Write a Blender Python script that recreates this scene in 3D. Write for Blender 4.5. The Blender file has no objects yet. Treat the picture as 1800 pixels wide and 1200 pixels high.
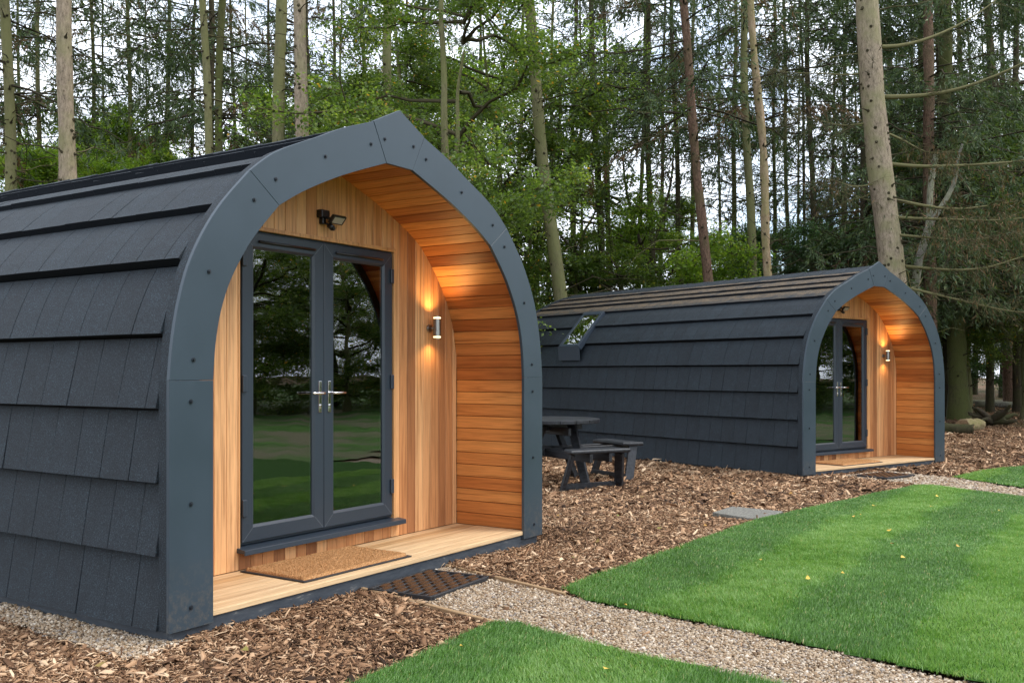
import bpy, math, random
import numpy as np
from math import radians as R, sin, cos, pi

SC = bpy.context.scene
COL = SC.collection
rng = np.random.default_rng(7)
random.seed(7)

# ---------------------------------------------------------------- camera
CAM = np.array([-4.94, -4.123, 1.369])
YAW = R(56.83)                                   # heading, clockwise from +Y
FWD = np.array([sin(YAW), cos(YAW)]); RGT = np.array([cos(YAW), -sin(YAW)])
FPX, HZ = 1705.0, 654.0                          # focal length and horizon in photo pixels
cd = bpy.data.cameras.new('camera'); cam = bpy.data.objects.new('camera', cd); COL.objects.link(cam)
cam.location = CAM; cam.rotation_euler = (R(90), 0, -YAW)
cd.sensor_width = 36; cd.lens = 36 * FPX / 1800; cd.shift_y = (HZ - 600) / 1800
cd.clip_start = .05; cd.clip_end = 1000
SC.camera = cam

# ---------------------------------------------------------------- sky and sun
SUN_EL, SUN_AZ = 52, 150                         # azimuth clockwise from +Y: high, from the open side
W = bpy.data.worlds.new('World'); SC.world = W; W.use_nodes = True
nt = W.node_tree; nt.nodes.clear()
out = nt.nodes.new('ShaderNodeOutputWorld'); bg = nt.nodes.new('ShaderNodeBackground')
sky = nt.nodes.new('ShaderNodeTexSky'); sky.sky_type = 'NISHITA'; sky.sun_disc = False
sky.sun_elevation = R(SUN_EL); sky.sun_rotation = R(SUN_AZ); sky.air_density = 1.0; sky.dust_density = 1.0
tc = nt.nodes.new('ShaderNodeTexCoord'); nz = nt.nodes.new('ShaderNodeTexNoise')
nz.inputs['Scale'].default_value = 4.5; nz.inputs['Detail'].default_value = 6; nz.inputs['Roughness'].default_value = .6
rp = nt.nodes.new('ShaderNodeValToRGB'); rp.color_ramp.elements[0].position = .30; rp.color_ramp.elements[1].position = .54
mx = nt.nodes.new('ShaderNodeMixRGB'); mx.inputs[2].default_value = (8.3, 8.9, 9.8, 1)
L = nt.links.new
L(tc.outputs['Generated'], nz.inputs['Vector']); L(nz.outputs['Fac'], rp.inputs['Fac']); L(rp.outputs['Color'], mx.inputs[0])
L(sky.outputs['Color'], mx.inputs[1]); L(mx.outputs['Color'], bg.inputs['Color'])
bg.inputs['Strength'].default_value = .12; L(bg.outputs['Background'], out.inputs['Surface'])
sd = bpy.data.lights.new('sun', 'SUN'); sun = bpy.data.objects.new('sun', sd); COL.objects.link(sun)
sd.energy = 1.1; sd.angle = R(20); sd.color = (1, .95, .88)
sun.rotation_euler = (R(90 - SUN_EL), 0, R(180 - SUN_AZ))
SC.view_settings.view_transform = 'Standard'; SC.view_settings.look = 'None'
SC.view_settings.exposure = 1.12; SC.view_settings.gamma = 1
SC.render.engine = 'CYCLES'
cy = SC.cycles; cy.use_denoising = True; cy.max_bounces = 7; cy.diffuse_bounces = 3; cy.glossy_bounces = 3
cy.transparent_max_bounces = 10; cy.transmission_bounces = 3; cy.caustics_reflective = False; cy.caustics_refractive = False
cy.sample_clamp_indirect = 4

# ---------------------------------------------------------------- materials
def mat(name, col, rough=.6, spec=.5, metal=0.0):
    m = bpy.data.materials.new(name); m.use_nodes = True
    p = m.node_tree.nodes['Principled BSDF']
    p.inputs['Base Color'].default_value = (*col, 1); p.inputs['Roughness'].default_value = rough
    p.inputs['Specular IOR Level'].default_value = spec; p.inputs['Metallic'].default_value = metal
    return m, m.node_tree, p

def node(t, kind, **kw):
    n = t.nodes.new('ShaderNode' + kind)
    for k, v in kw.items():
        if k in n.inputs: n.inputs[k].default_value = v
        else: setattr(n, k, v)
    return n

def ramp(t, stops):
    n = t.nodes.new('ShaderNodeValToRGB'); e = n.color_ramp.elements
    while len(e) < len(stops): e.new(.5)
    for a, (p, c) in zip(e, stops): a.position = p; a.color = (*c, 1)
    return n

def coords(t, scale=(1, 1, 1), island=0.0):
    c = node(t, 'TexCoord'); m = node(t, 'Mapping'); m.inputs['Scale'].default_value = scale
    if island:
        g = node(t, 'NewGeometry'); s = node(t, 'VectorMath', operation='SCALE'); s.inputs[0].default_value = (1, .7, .4)
        k = node(t, 'Math', operation='MULTIPLY'); k.inputs[1].default_value = island
        t.links.new(g.outputs['Random Per Island'], k.inputs[0]); t.links.new(k.outputs[0], s.inputs['Scale'])
        a = node(t, 'VectorMath', operation='ADD'); t.links.new(c.outputs['Object'], a.inputs[0]); t.links.new(s.outputs[0], a.inputs[1])
        t.links.new(a.outputs[0], m.inputs['Vector'])
    else: t.links.new(c.outputs['Object'], m.inputs['Vector'])
    return m.outputs['Vector']

def noise(t, vec, scale, detail=4, rough=.55, dist=0):
    n = node(t, 'TexNoise', Scale=scale, Detail=detail, Roughness=rough, Distortion=dist)
    t.links.new(vec, n.inputs['Vector']); return n.outputs['Fac']

def bump(t, p, h, strength=.4, dist=.01):
    b = node(t, 'Bump', Strength=strength, Distance=dist); t.links.new(h, b.inputs['Height']); t.links.new(b.outputs['Normal'], p.inputs['Normal'])

def mixc(t, fac, a, b, mode='MIX'):
    m = node(t, 'MixRGB', blend_type=mode)
    for s, v in ((0, fac), (1, a), (2, b)):
        if isinstance(v, (float, int)): m.inputs[s].default_value = v
        elif isinstance(v, tuple): m.inputs[s].default_value = (*v, 1)
        else: t.links.new(v, m.inputs[s])
    return m.outputs[0]

def rampf(t, fac, stops):
    r = ramp(t, stops); t.links.new(fac, r.inputs['Fac']); return r.outputs['Color']

def wood(name, grain, pale, mid, dark, rough=.45, spec=.4):
    """oiled boards: each board its own tone, grain stretched along one axis"""
    m, t, p = mat(name, mid, rough, spec)
    sc = [34, 34, 34]; sc[grain] = 1.1
    v = coords(t, tuple(sc), 9.0)
    g1 = noise(t, v, .7, 5, .58, 1.2); g2 = noise(t, v, 4.2, 3, .6)
    g = node(t, 'NewGeometry')
    tone = rampf(t, g.outputs['Random Per Island'], [(0, dark), (.3, mid), (.6, tuple((a + b) / 2 for a, b in zip(pale, mid))), (1, pale)])
    k = rampf(t, g1, [(.3, (.60, .52, .46)), (.5, (1, 1, 1)), (.72, (1.12, 1.1, 1.05))])
    k2 = rampf(t, g2, [(.3, (.80, .76, .72)), (.6, (1.04, 1.04, 1.04))])
    c = mixc(t, 1.0, mixc(t, 1.0, tone, k, 'MULTIPLY'), k2, 'MULTIPLY')
    t.links.new(c, p.inputs['Base Color']); bump(t, p, g2, .12, .002)
    return m

def attr_mat(name, stops, rough=.6, spec=.3, translucent=0.0, tcol=None):
    m, t, p = mat(name, stops[0][1], rough, spec)
    a = node(t, 'Attribute', attribute_name='tint'); c = rampf(t, a.outputs['Fac'], stops)
    t.links.new(c, p.inputs['Base Color'])
    if translucent:
        tr = node(t, 'BsdfTranslucent'); ms = node(t, 'MixShader', Fac=translucent); o = t.nodes['Material Output']
        cc = mixc(t, 1.0, c, tcol or (1.5, 1.6, .7), 'MULTIPLY'); t.links.new(cc, tr.inputs['Color'])
        t.links.new(p.outputs[0], ms.inputs[1]); t.links.new(tr.outputs[0], ms.inputs[2]); t.links.new(ms.outputs[0], o.inputs['Surface'])
    return m

M = {}
def shingle(name, litter):
    m, t, p = mat(name, (.02, .024, .032), .72, .45)
    v = coords(t); g = noise(t, v, 130, 3, .85); g0 = noise(t, v, 9, 4, .6)
    c = rampf(t, g, [(.36, (.0018, .0031, .0050)), (.5, (.0060, .0103, .0152)), (.60, (.018, .029, .040)), (.70, (.06, .085, .105))])
    ge = node(t, 'NewGeometry'); tone = rampf(t, ge.outputs['Random Per Island'], [(0, (.84, .84, .85)), (1, (1.13, 1.13, 1.12))])
    c = mixc(t, 1.0, c, tone, 'MULTIPLY'); c = mixc(t, 1.0, c, rampf(t, g0, [(.3, (.78, .78, .78)), (.7, (1.25, 1.25, 1.22))]), 'MULTIPLY')
    if litter:                                   # brown conifer litter lying where the roof is flattest
        s = node(t, 'SeparateXYZ'); t.links.new(ge.outputs['True Normal'], s.inputs[0])
        up = rampf(t, s.outputs['Z'], [(.865, (0, 0, 0)), (.905, (1, 1, 1))])
        lit = rampf(t, noise(t, v, 5, 8, .8), [(.36, (0, 0, 0)), (.52, (1, 1, 1))])
        f = mixc(t, 1.0, mixc(t, 1.0, up, lit, 'MULTIPLY'), rampf(t, noise(t, v, 60, 4, .8), [(.40, (.15, .15, .15)), (.56, (1, 1, 1))]), 'MULTIPLY')
        br = rampf(t, noise(t, v, 110, 3, .7), [(.3, (.03, .022, .014)), (.5, (.115, .078, .042)), (.7, (.36, .235, .11))])
        c = mixc(t, f, c, br)
    t.links.new(c, p.inputs['Base Color']); bump(t, p, g, .55, .004)
    return m
M['shingle'] = shingle('shingle', False); M['shingle_litter'] = shingle('shingle_litter', True)

m, t, p = mat('fascia_paint', (.052, .075, .10), .42, .5); M['fascia'] = m
v = coords(t); n1 = noise(t, v, 1.7, 5, .6); n2 = noise(t, v, 420, 2, .6)
sx_ = node(t, 'SeparateXYZ'); t.links.new(v, sx_.inputs[0]); mr = node(t, 'MapRange'); mr.inputs[1].default_value = .42; mr.inputs[2].default_value = .03; t.links.new(sx_.outputs['Z'], mr.inputs[0])
spl = mixc(t, 1.0, mr.outputs[0], rampf(t, noise(t, v, 30, 7, .8), [(.47, (0, 0, 0)), (.62, (.55, .55, .55))]), 'MULTIPLY')          # dried mud splashes at the foot
t.links.new(mixc(t, spl, rampf(t, n1, [(.3, (.025, .040, .053)), (.7, (.033, .051, .068))]), (.14, .115, .085)), p.inputs['Base Color'])
r = node(t, 'MapRange'); r.inputs[3].default_value = .34; r.inputs[4].default_value = .52; t.links.new(n1, r.inputs[0]); t.links.new(r.outputs[0], p.inputs['Roughness'])
bump(t, p, n2, .06, .001)
m, t, p = mat('door_paint', (.026, .037, .052), .38, .5); M['door'] = m
v = coords(t, (160, 160, 6)); bump(t, p, noise(t, v, 1.0, 3), .05, .001)
M['weld'], _, _ = mat('weld_line', (.13, .15, .17), .5)
m, t, p = mat('plinth_paint', (.035, .042, .055), .6); M['plinth'] = m
v = coords(t, (4, 4, 18)); t.links.new(rampf(t, noise(t, v, 1.6, 7, .72), [(.36, (.026, .034, .046)), (.60, (.05, .06, .072)), (.72, (.22, .21, .19))]), p.inputs['Base Color'])
M['black'], _, _ = mat('black_plastic', (.012, .012, .013), .35)
M['rubber'], _, _ = mat('black_rubber', (.016, .016, .018), .6)
M['butt'], _, _ = mat('shingle_butt', (.008, .011, .016), .8, .2)
M['bolt'], _, _ = mat('bolt_paint', (.012, .016, .022), .4)
M['steel'], _, _ = mat('brushed_steel', (.30, .285, .265), .36, .5, 1.0)
M['chrome'], _, _ = mat('chrome', (.75, .75, .76), .1, .5, 1.0)
M['dark_in'], _, _ = mat('interior_lining', (.10, .075, .05), .8)
M['soil'], _, _ = mat('underlay', (.015, .013, .012), .9)
M['wall_wood'] = wood('cedar_upright', 2, (.74, .41, .19), (.54, .245, .098), (.27, .108, .045))
M['soffit_wood'] = wood('cedar_soffit', 1, (.66, .29, .085), (.47, .155, .037), (.21, .055, .013), .5)
M['trim_wood'] = wood('cedar_trim', 2, (.60, .31, .13), (.55, .26, .095), (.5, .22, .08))
M['deck_wood'] = wood('pale_deck', 0, (.66, .47, .27), (.60, .40, .215), (.50, .31, .15), .55, .3)
M['edging_wood'] = wood('edging_timber', 1, (.34, .23, .13), (.28, .18, .10), (.2, .12, .07), .8, .2)
M['edging_wood'] = M['edging_wood']
def glass(name, refl, tint=(.86, .93, .9)):
    m = bpy.data.materials.new(name); m.use_nodes = True; t = m.node_tree; t.nodes.clear()
    o = node(t, 'OutputMaterial'); gl = node(t, 'BsdfGlossy', Roughness=.006); tr = node(t, 'BsdfTransparent')
    gl.inputs['Color'].default_value = (.9, .92, .9, 1); tr.inputs['Color'].default_value = (*tint, 1)
    b = node(t, 'Bump', Strength=.05, Distance=.02); t.links.new(noise(t, coords(t), 2.2, 2), b.inputs['Height']); t.links.new(b.outputs[0], gl.inputs['Normal'])
    f = node(t, 'Fresnel', IOR=1.5); a = node(t, 'Math', operation='ADD', use_clamp=True); a.inputs[1].default_value = refl
    ms = node(t, 'MixShader'); t.links.new(f.outputs[0], a.inputs[0]); t.links.new(a.outputs[0], ms.inputs[0])
    t.links.new(tr.outputs[0], ms.inputs[1]); t.links.new(gl.outputs[0], ms.inputs[2]); t.links.new(ms.outputs[0], o.inputs['Surface'])
    return m
M['glass'] = glass('double_glazing', .16); M['skylight_glass'] = glass('skylight_glazing', .5)
M['lamp_glass'], t, p = mat('lit_lens', (.9, .8, .6), .4)
p.inputs['Emission Color'].default_value = (1, .72, .36, 1); p.inputs['Emission Strength'].default_value = 1.6
M['flood_lens'], _, _ = mat('floodlight_lens', (.36, .35, .29), .3)

m, t, p = mat('coir', (.5, .26, .1), .95, .1); M['coir'] = m
v = coords(t); n1 = noise(t, v, 170, 3, .7)
t.links.new(rampf(t, n1, [(.3, (.30, .11, .03)), (.5, (.72, .36, .145)), (.7, (.88, .54, .28))]), p.inputs['Base Color']); bump(t, p, n1, 1, .02)
m, t, p = mat('brush_insert', (.12, .055, .022), .95, .1); M['bristle'] = m
v = coords(t); n1 = noise(t, v, 150, 3, .7); t.links.new(rampf(t, n1, [(.3, (.04, .02, .010)), (.7, (.15, .072, .033))]), p.inputs['Base Color']); bump(t, p, n1, 1, .01)

m, t, p = mat('dark_stained_timber', (.02, .021, .024), .5); M['table'] = m
v = coords(t, (30, 3, 30)); n1 = noise(t, v, 1.2, 5, .6)
t.links.new(rampf(t, n1, [(.36, (.003, .0034, .0045)), (.6, (.022, .024, .029))]), p.inputs['Base Color']); bump(t, p, n1, .2, .003)
m, t, p = mat('cast_concrete', (.2, .19, .17), .85); M['concrete'] = m
v = coords(t); n1 = noise(t, v, 60, 5, .7); t.links.new(rampf(t, n1, [(.3, (.05, .047, .036)), (.55, (.17, .16, .135)), (.7, (.34, .32, .27))]), p.inputs['Base Color']); bump(t, p, n1, .5, .006)
M['fabric_red'], t, p = mat('red_blanket', (.3, .02, .02), .9)
v = coords(t, (1, 14, 9)); t.links.new(rampf(t, noise(t, v, 1.0, 1), [(.4, (.45, .03, .025)), (.5, (.5, .4, .35)), (.6, (.12, .02, .03))]), p.inputs['Base Color'])
M['curtain'], _, _ = mat('green_curtain', (.02, .085, .06), .9)

# ground and plants
def ground_mat(name, stops, sc, bs=.6, bd=.02, big=None):
    m, t, p = mat(name, stops[0][1], .95, .1); v = coords(t); n = noise(t, v, sc, 8, .72)
    c = rampf(t, n, stops)
    if big: c = mixc(t, rampf(t, noise(t, v, big[0], 5, .6), [(.45, (0, 0, 0)), (.6, (1, 1, 1))]), c, big[1])
    t.links.new(c, p.inputs['Base Color']); bump(t, p, n, bs, bd); return m
M['ground'] = ground_mat('leaf_litter', [(.25, (.04, .022, .013)), (.5, (.13, .077, .045)), (.75, (.28, .17, .10))], 26, 1, .05, (.45, (.05, .055, .02)))
M['lawn'] = ground_mat('turf', [(.3, (.018, .05, .008)), (.7, (.05, .125, .02))], 60, .8, .02)
M['turf_open'] = ground_mat('turf_open', [(.3, (.035, .085, .016)), (.7, (.10, .20, .045))], 1.1, .3, .02, (.35, (.16, .15, .09)))
M['path'] = ground_mat('grit', [(.3, (.12, .09, .06)), (.7, (.40, .33, .25))], 90, .8, .01)
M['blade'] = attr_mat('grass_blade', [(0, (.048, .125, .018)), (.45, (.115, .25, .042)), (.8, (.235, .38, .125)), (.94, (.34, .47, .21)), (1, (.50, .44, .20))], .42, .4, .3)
M['chip'] = attr_mat('bark_chip', [(0, (.030, .016, .009)), (.25, (.125, .064, .033)), (.5, (.28, .155, .082)), (.75, (.45, .275, .155)), (1, (.66, .48, .31))], .8, .2)
M['pebble'] = attr_mat('pebble', [(0, (.06, .045, .03)), (.15, (.13, .08, .045)), (.3, (.25, .16, .085)), (.5, (.34, .245, .155)), (.65, (.37, .28, .19)), (.7, (.22, .19, .17)), (.8, (.46, .36, .25)), (1, (.62, .54, .44))], .6, .3)
M['leaf_mid'] = attr_mat('leaf_green', [(0, (.045, .08, .016)), (.5, (.105, .165, .034)), (.86, (.24, .30, .075)), (.95, (.32, .26, .05)), (1, (.50, .25, .03))], .4, .5, .5)
M['leaf_bright'] = attr_mat('leaf_yellow_green', [(0, (.07, .14, .018)), (.6, (.17, .26, .035)), (1, (.34, .36, .06))], .45, .4, .55)
M['leaf_dark'] = attr_mat('leaf_dark', [(0, (.03, .065, .022)), (.6, (.06, .125, .038)), (1, (.12, .19, .05))], .35, .5, .35)
M['needle'] = attr_mat('needle', [(0, (.026, .048, .020)), (.5, (.058, .092, .034)), (.8, (.115, .15, .052)), (.87, (.10, .065, .036)), (1, (.17, .10, .055))], .6, .3, .25)
M['needle_brown'] = attr_mat('needle_brown', [(0, (.03, .055, .02)), (.3, (.06, .09, .03)), (.5, (.10, .065, .032)), (1, (.19, .115, .06))], .7, .2, .2)
M['twig'] = attr_mat('twig', [(0, (.035, .028, .018)), (.6, (.085, .075, .04)), (1, (.20, .185, .085))], .9, .1)
M['yellow_leaf'] = attr_mat('fallen_leaf', [(0, (.55, .36, .05)), (.6, (.62, .42, .08)), (1, (.5, .22, .05))], .6, .3)
M['dry_leaf'] = attr_mat('dry_leaf', [(0, (.40, .24, .06)), (.5, (.30, .13, .05)), (1, (.18, .20, .05))], .7, .2)
def bark(name, a, b, c, moss, mossf, scale=1.0):
    m, t, p = mat(name, a, .9, .15)
    v = coords(t, (16, 16, 6)); n = noise(t, v, 1.3 * scale, 9, .82); v2 = coords(t); n2 = noise(t, v2, 1.6, 5, .65)
    col = rampf(t, n, [(.36, c), (.47, b), (.6, a)])
    col = mixc(t, rampf(t, n2, [(.5 - mossf * .3, (0, 0, 0)), (.72 - mossf * .3, (.85, .85, .85))]), col, moss)
    vo = node(t, 'TexVoronoi', Scale=1.0); t.links.new(coords(t, (4.6, 4.6, 2.4)), vo.inputs['Vector'])
    kn = rampf(t, vo.outputs['Distance'], [(.03, (.3, .26, .22)), (.07, (1, 1, 1))])
    t.links.new(mixc(t, 1.0, col, kn, 'MULTIPLY'), p.inputs['Base Color']); bump(t, p, n, .8, .02)
    return m
M['bark_pale'] = bark('bark_pale', (.36, .285, .205), (.25, .195, .14), (.075, .058, .04), (.22, .205, .10), .2)
M['bark_moss'] = bark('bark_mossy', (.21, .18, .105), (.15, .135, .075), (.04, .036, .024), (.165, .165, .068), .6)
M['bark_green'] = bark('bark_green', (.13, .115, .055), (.085, .08, .04), (.025, .023, .014), (.10, .11, .035), .6)
M['bark_dark'] = bark('bark_dark', (.085, .062, .042), (.052, .040, .028), (.018, .014, .010), (.055, .058, .022), .4)
M['bark_brown'] = bark('bark_brown', (.20, .125, .085), (.12, .072, .05), (.03, .018, .013), (.10, .085, .04), .1, 1.6)
M['bark_birch'] = bark('bark_birch', (.25, .235, .20), (.17, .155, .13), (.04, .035, .03), (.27, .27, .17), .3)
M['bark_snag'] = bark('bark_snag', (.40, .30, .20), (.30, .205, .135), (.11, .06, .04), (.22, .20, .08), .35)

# ---------------------------------------------------------------- builders
def tag(o, label=None, cat=None, group=None, kind=None):
    if label: o['label'] = label
    if cat: o['category'] = cat
    if group: o['group'] = group
    if kind: o['kind'] = kind
    return o

def empty(name, label, cat, loc=(0, 0, 0), rotz=0, group=None):
    o = bpy.data.objects.new(name, None); COL.objects.link(o); o.location = loc; o.rotation_euler = (0, 0, rotz); o.empty_display_size = .2
    return tag(o, label, cat, group)

def link(name, me, parent=None):
    o = bpy.data.objects.new(name, me); COL.objects.link(o)
    if parent: o.parent = parent
    return o

def np_mesh(name, V, F, mats, tint=None, midx=None, smooth=False):
    """V (n,3), F (m,k): one mesh from numpy arrays"""
    V = np.asarray(V, np.float32); F = np.asarray(F, np.int32); k = F.shape[1]
    me = bpy.data.meshes.new(name); me.vertices.add(len(V)); me.vertices.foreach_set('co', V.ravel())
    me.loops.add(F.size); me.loops.foreach_set('vertex_index', F.ravel())
    me.polygons.add(len(F)); me.polygons.foreach_set('loop_start', np.arange(0, F.size, k, dtype=np.int32))
    if smooth: me.polygons.foreach_set('use_smooth', np.ones(len(F), bool))
    if midx is not None: me.polygons.foreach_set('material_index', np.asarray(midx, np.int32))
    for m in (mats if isinstance(mats, (list, tuple)) else [mats]): me.materials.append(m)
    if tint is not None:
        a = me.attributes.new('tint', 'FLOAT', 'POINT'); a.data.foreach_set('value', np.asarray(tint, np.float32))
    me.update(calc_edges=True); me.validate()
    return me

class MB:
    """collects small shapes into one mesh"""
    def __init__(s): s.V = []; s.F = []; s.mi = []; s.cur = 0; s.sm = []
    def add(s, V, F, smooth=False):
        o = len(s.V); s.V += [tuple(map(float, q)) for q in V]
        for f in F: s.F.append([i + o for i in f]); s.mi.append(s.cur); s.sm.append(smooth)
        return s
    def box(s, x0, x1, y0, y1, z0, z1):
        V = [(x, y, z) for x in (x0, x1) for y in (y0, y1) for z in (z0, z1)]
        return s.add(V, [(0, 1, 3, 2), (4, 6, 7, 5), (0, 4, 5, 1), (2, 3, 7, 6), (0, 2, 6, 4), (1, 5, 7, 3)])
    def hexa(s, A, B):
        """two quads A, B (4 points each) joined"""
        return s.add(list(A) + list(B), [(3, 2, 1, 0), (4, 5, 6, 7)] + [(i, (i + 1) % 4, 4 + (i + 1) % 4, 4 + i) for i in range(4)])
    def prism(s, poly, y0, y1):
        """polygon in x,z extruded along y"""
        n = len(poly); V = [(x, y0, z) for x, z in poly] + [(x, y1, z) for x, z in poly]
        return s.add(V, [tuple(range(n)), tuple(range(2 * n - 1, n - 1, -1))] + [(i, n + i, n + (i + 1) % n, (i + 1) % n) for i in range(n)])
    def tube(s, path, rad, n=10, cap=True, smooth=True):
        V, F = tube(np.array(path, float), rad, n); s.add(V, F, smooth)
        if cap:
            k = len(V) - n; o = len(s.V) - len(V)
            s.F += [[o + i for i in range(n)][::-1], [o + k + i for i in range(n)]]; s.mi += [s.cur] * 2; s.sm += [False] * 2
        return s
    def build(s, name, mats, parent=None, bevel=0, seg=2):
        me = bpy.data.meshes.new(name); me.from_pydata(s.V, [], s.F)
        for m in (mats if isinstance(mats, (list, tuple)) else [mats]): me.materials.append(m)
        me.polygons.foreach_set('material_index', s.mi); me.polygons.foreach_set('use_smooth', s.sm); me.update()
        import bmesh
        b = bmesh.new(); b.from_mesh(me); bmesh.ops.recalc_face_normals(b, faces=b.faces); b.to_mesh(me); b.free()
        o = link(name, me, parent)
        if bevel:
            q = o.modifiers.new('bevel', 'BEVEL'); q.width = bevel; q.segments = seg; q.limit_method = 'ANGLE'; q.angle_limit = R(50)
        return o

def tube(path, rad, n=8):
    path = np.asarray(path, float); k = len(path); rad = np.broadcast_to(np.asarray(rad, float), (k,))
    d = np.gradient(path, axis=0); d /= np.linalg.norm(d, axis=1)[:, None] + 1e-9
    ref = np.array([0, 0, 1.0]) if abs(d[:, 2]).mean() < .8 else np.array([1.0, 0, 0])
    u = np.cross(d, ref); u /= np.linalg.norm(u, axis=1)[:, None] + 1e-9; w = np.cross(d, u)
    a = np.linspace(0, 2 * pi, n, endpoint=False)
    V = path[:, None] + rad[:, None, None] * (np.cos(a)[None, :, None] * u[:, None] + np.sin(a)[None, :, None] * w[:, None])
    F = [(i * n + j, i * n + (j + 1) % n, (i + 1) * n + (j + 1) % n, (i + 1) * n + j) for i in range(k - 1) for j in range(n)]
    return V.reshape(-1, 3), F

def smooth(x): x = np.clip(x, 0, 1); return x * x * (3 - 2 * x)
def gz(x, y):
    d = (np.asarray(x) - CAM[0]) * FWD[0] + (np.asarray(y) - CAM[1]) * FWD[1]
    return -.06 * smooth((d - 7) / 5) + .40 * smooth((d - 18) / 22)
def at(px, depth):
    q = CAM[:2] + FWD * depth + RGT * ((px - 900) / FPX * depth); return float(q[0]), float(q[1])
def inside(x, y, poly):
    x = np.asarray(x); y = np.asarray(y); r = np.zeros(x.shape, bool); n = len(poly)
    for i in range(n):
        (x1, y1), (x2, y2) = poly[i], poly[(i + 1) % n]
        c = ((y1 > y) != (y2 > y)) & (x < (x2 - x1) * (y - y1) / (y2 - y1 + 1e-12) + x1); r ^= c
    return r

# ---------------------------------------------------------------- ground
LAWN = [(.34, -1.06), (.68, -1.05), (1.2, -1.08), (2.12, -1.10), (3.85, -1.09), (4.4, -1.17), (5.2, -1.26), (6.7, -1.48), (7.96, -1.70), (8.08, -1.86), (7.79, -2.33), (7.36, -2.97), (6, -5), (5, -9), (-.8, -9), (-.55, -6), (-.32, -4), (-.2, -3.3), (-.11, -2.85), (0, -2.33), (.07, -1.96), (.1, -1.73), (.16, -1.33)]
LAWN_NEAR = [(-9, -1.5), (-4, -1.3), (-1.72, -1.23), (-1.2, -1.2), (-.58, -1.15), (-.52, -1.27), (-.6, -1.51), (-.68, -2.0), (-.75, -2.69), (-.9, -3.3), (-1.05, -4), (-1.3, -6), (-1.6, -9), (-9, -9)]
LAWN_FAR = [(9.32, -1.95), (10.4, -2.12), (11.5, -2.55), (14, -4), (11, -7), (7.2, -5), (8.5, -2.87)]
PATH = [(-.33, .03), (.54, .03), (.40, -.5), (.24, -1.1), (.16, -1.33), (.1, -1.73), (.07, -1.96), (0, -2.33), (-.11, -2.85), (-.2, -3.3), (-.32, -4), (-.55, -6), (-.8, -9), (-1.6, -9), (-1.3, -6), (-1.05, -4), (-.9, -3.3), (-.75, -2.69), (-.68, -2.0), (-.6, -1.51), (-.55, -1.14)]
PATH_FAR = [(8.72, -.6), (9.9, -1.0), (9.32, -1.95), (8.5, -2.87), (7.2, -5), (6, -5), (7.36, -2.97), (7.79, -2.33), (8.08, -1.86), (8.5, -1.2)]
DRIP = [(-2.06, -.05), (-1.70, -.05), (-1.70, 7.2), (-2.0, 7.2), (-1.97, 1.0), (-2.03, .5)]
g = np.sinh(np.linspace(-1, 1, 220) * 4.2) / np.sinh(4.2) * 190
gx, gy = np.meshgrid(g + 6, g + 1, indexing='ij'); n = len(g)
V = np.stack([gx, gy, gz(gx, gy) - .03], -1).reshape(-1, 3)
I = np.arange(n * n).reshape(n, n); F = np.stack([I[:-1, :-1], I[1:, :-1], I[1:, 1:], I[:-1, 1:]], -1).reshape(-1, 4)
tag(link('ground', np_mesh('ground', V, F, M['ground'])), kind='structure')

def sheet(name, polys, m, dz, step=.05):
    Vs = []; Fs = []; o = 0
    for poly in polys:
        P = np.array(poly); x0, y0 = P.min(0); x1, y1 = P.max(0)
        xs = np.arange(x0, x1 + step, step); ys = np.arange(y0, y1 + step, step)
        X, Y = np.meshgrid(xs, ys, indexing='ij'); I = np.arange(X.size).reshape(X.shape)
        Fq = np.stack([I[:-1, :-1], I[1:, :-1], I[1:, 1:], I[:-1, 1:]], -1)
        ok = inside(X[:-1, :-1] + step / 2, Y[:-1, :-1] + step / 2, poly)
        Fq = Fq[ok]; used, inv = np.unique(Fq, return_inverse=True)
        V = np.stack([X, Y, gz(X, Y) + dz], -1).reshape(-1, 3)[used]
        Vs.append(V); Fs.append(inv.reshape(-1, 4) + o); o += len(V)
    return tag(link(name, np_mesh(name, np.concatenate(Vs), np.concatenate(Fs), m)), kind='structure')
sheet('lawn', [LAWN, LAWN_NEAR, LAWN_FAR], M['lawn'], .012)
sheet('path', [PATH, PATH_FAR, DRIP], M['path'], -.016)
sheet('field', [[(-60, -70), (75, -70), (75, -10), (30, -9), (14, -4.02), (11, -7.02), (7.2, -5.02), (6.02, -5.02), (5.02, -9.02), (-60, -9.02)]], M['turf_open'], -.004, .8)

def scatter(boxes, keep, skip=()):
    """random points: boxes (x0, x1, y0, y1, per m2)"""
    X = []; Y = []
    for x0, x1, y0, y1, dn in boxes:
        k = int((x1 - x0) * (y1 - y0) * dn); X.append(rng.uniform(x0, x1, k)); Y.append(rng.uniform(y0, y1, k))
    x = np.concatenate(X); y = np.concatenate(Y); ok = np.ones(len(x), bool)
    if keep: 
        ok = np.zeros(len(x), bool)
        for k in keep: ok |= inside(x, y, k)
    for s in skip: ok &= ~inside(x, y, s)
    return x[ok], y[ok]
def depth_of(x, y): return (x - CAM[0]) * FWD[0] + (y - CAM[1]) * FWD[1]
def in_view(x, y, margin=120, dmin=2.0):
    d = depth_of(x, y); px = 900 + FPX * ((x - CAM[0]) * RGT[0] + (y - CAM[1]) * RGT[1]) / np.maximum(d, .1)
    return (d > dmin) & (px > -margin) & (px < 1800 + margin)
def wob(x, y): return np.sin(x * 3.1 + 1.7 * np.sin(y * 2.3)) * np.cos(y * 2.7 + np.sin(x * 1.9))

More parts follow.
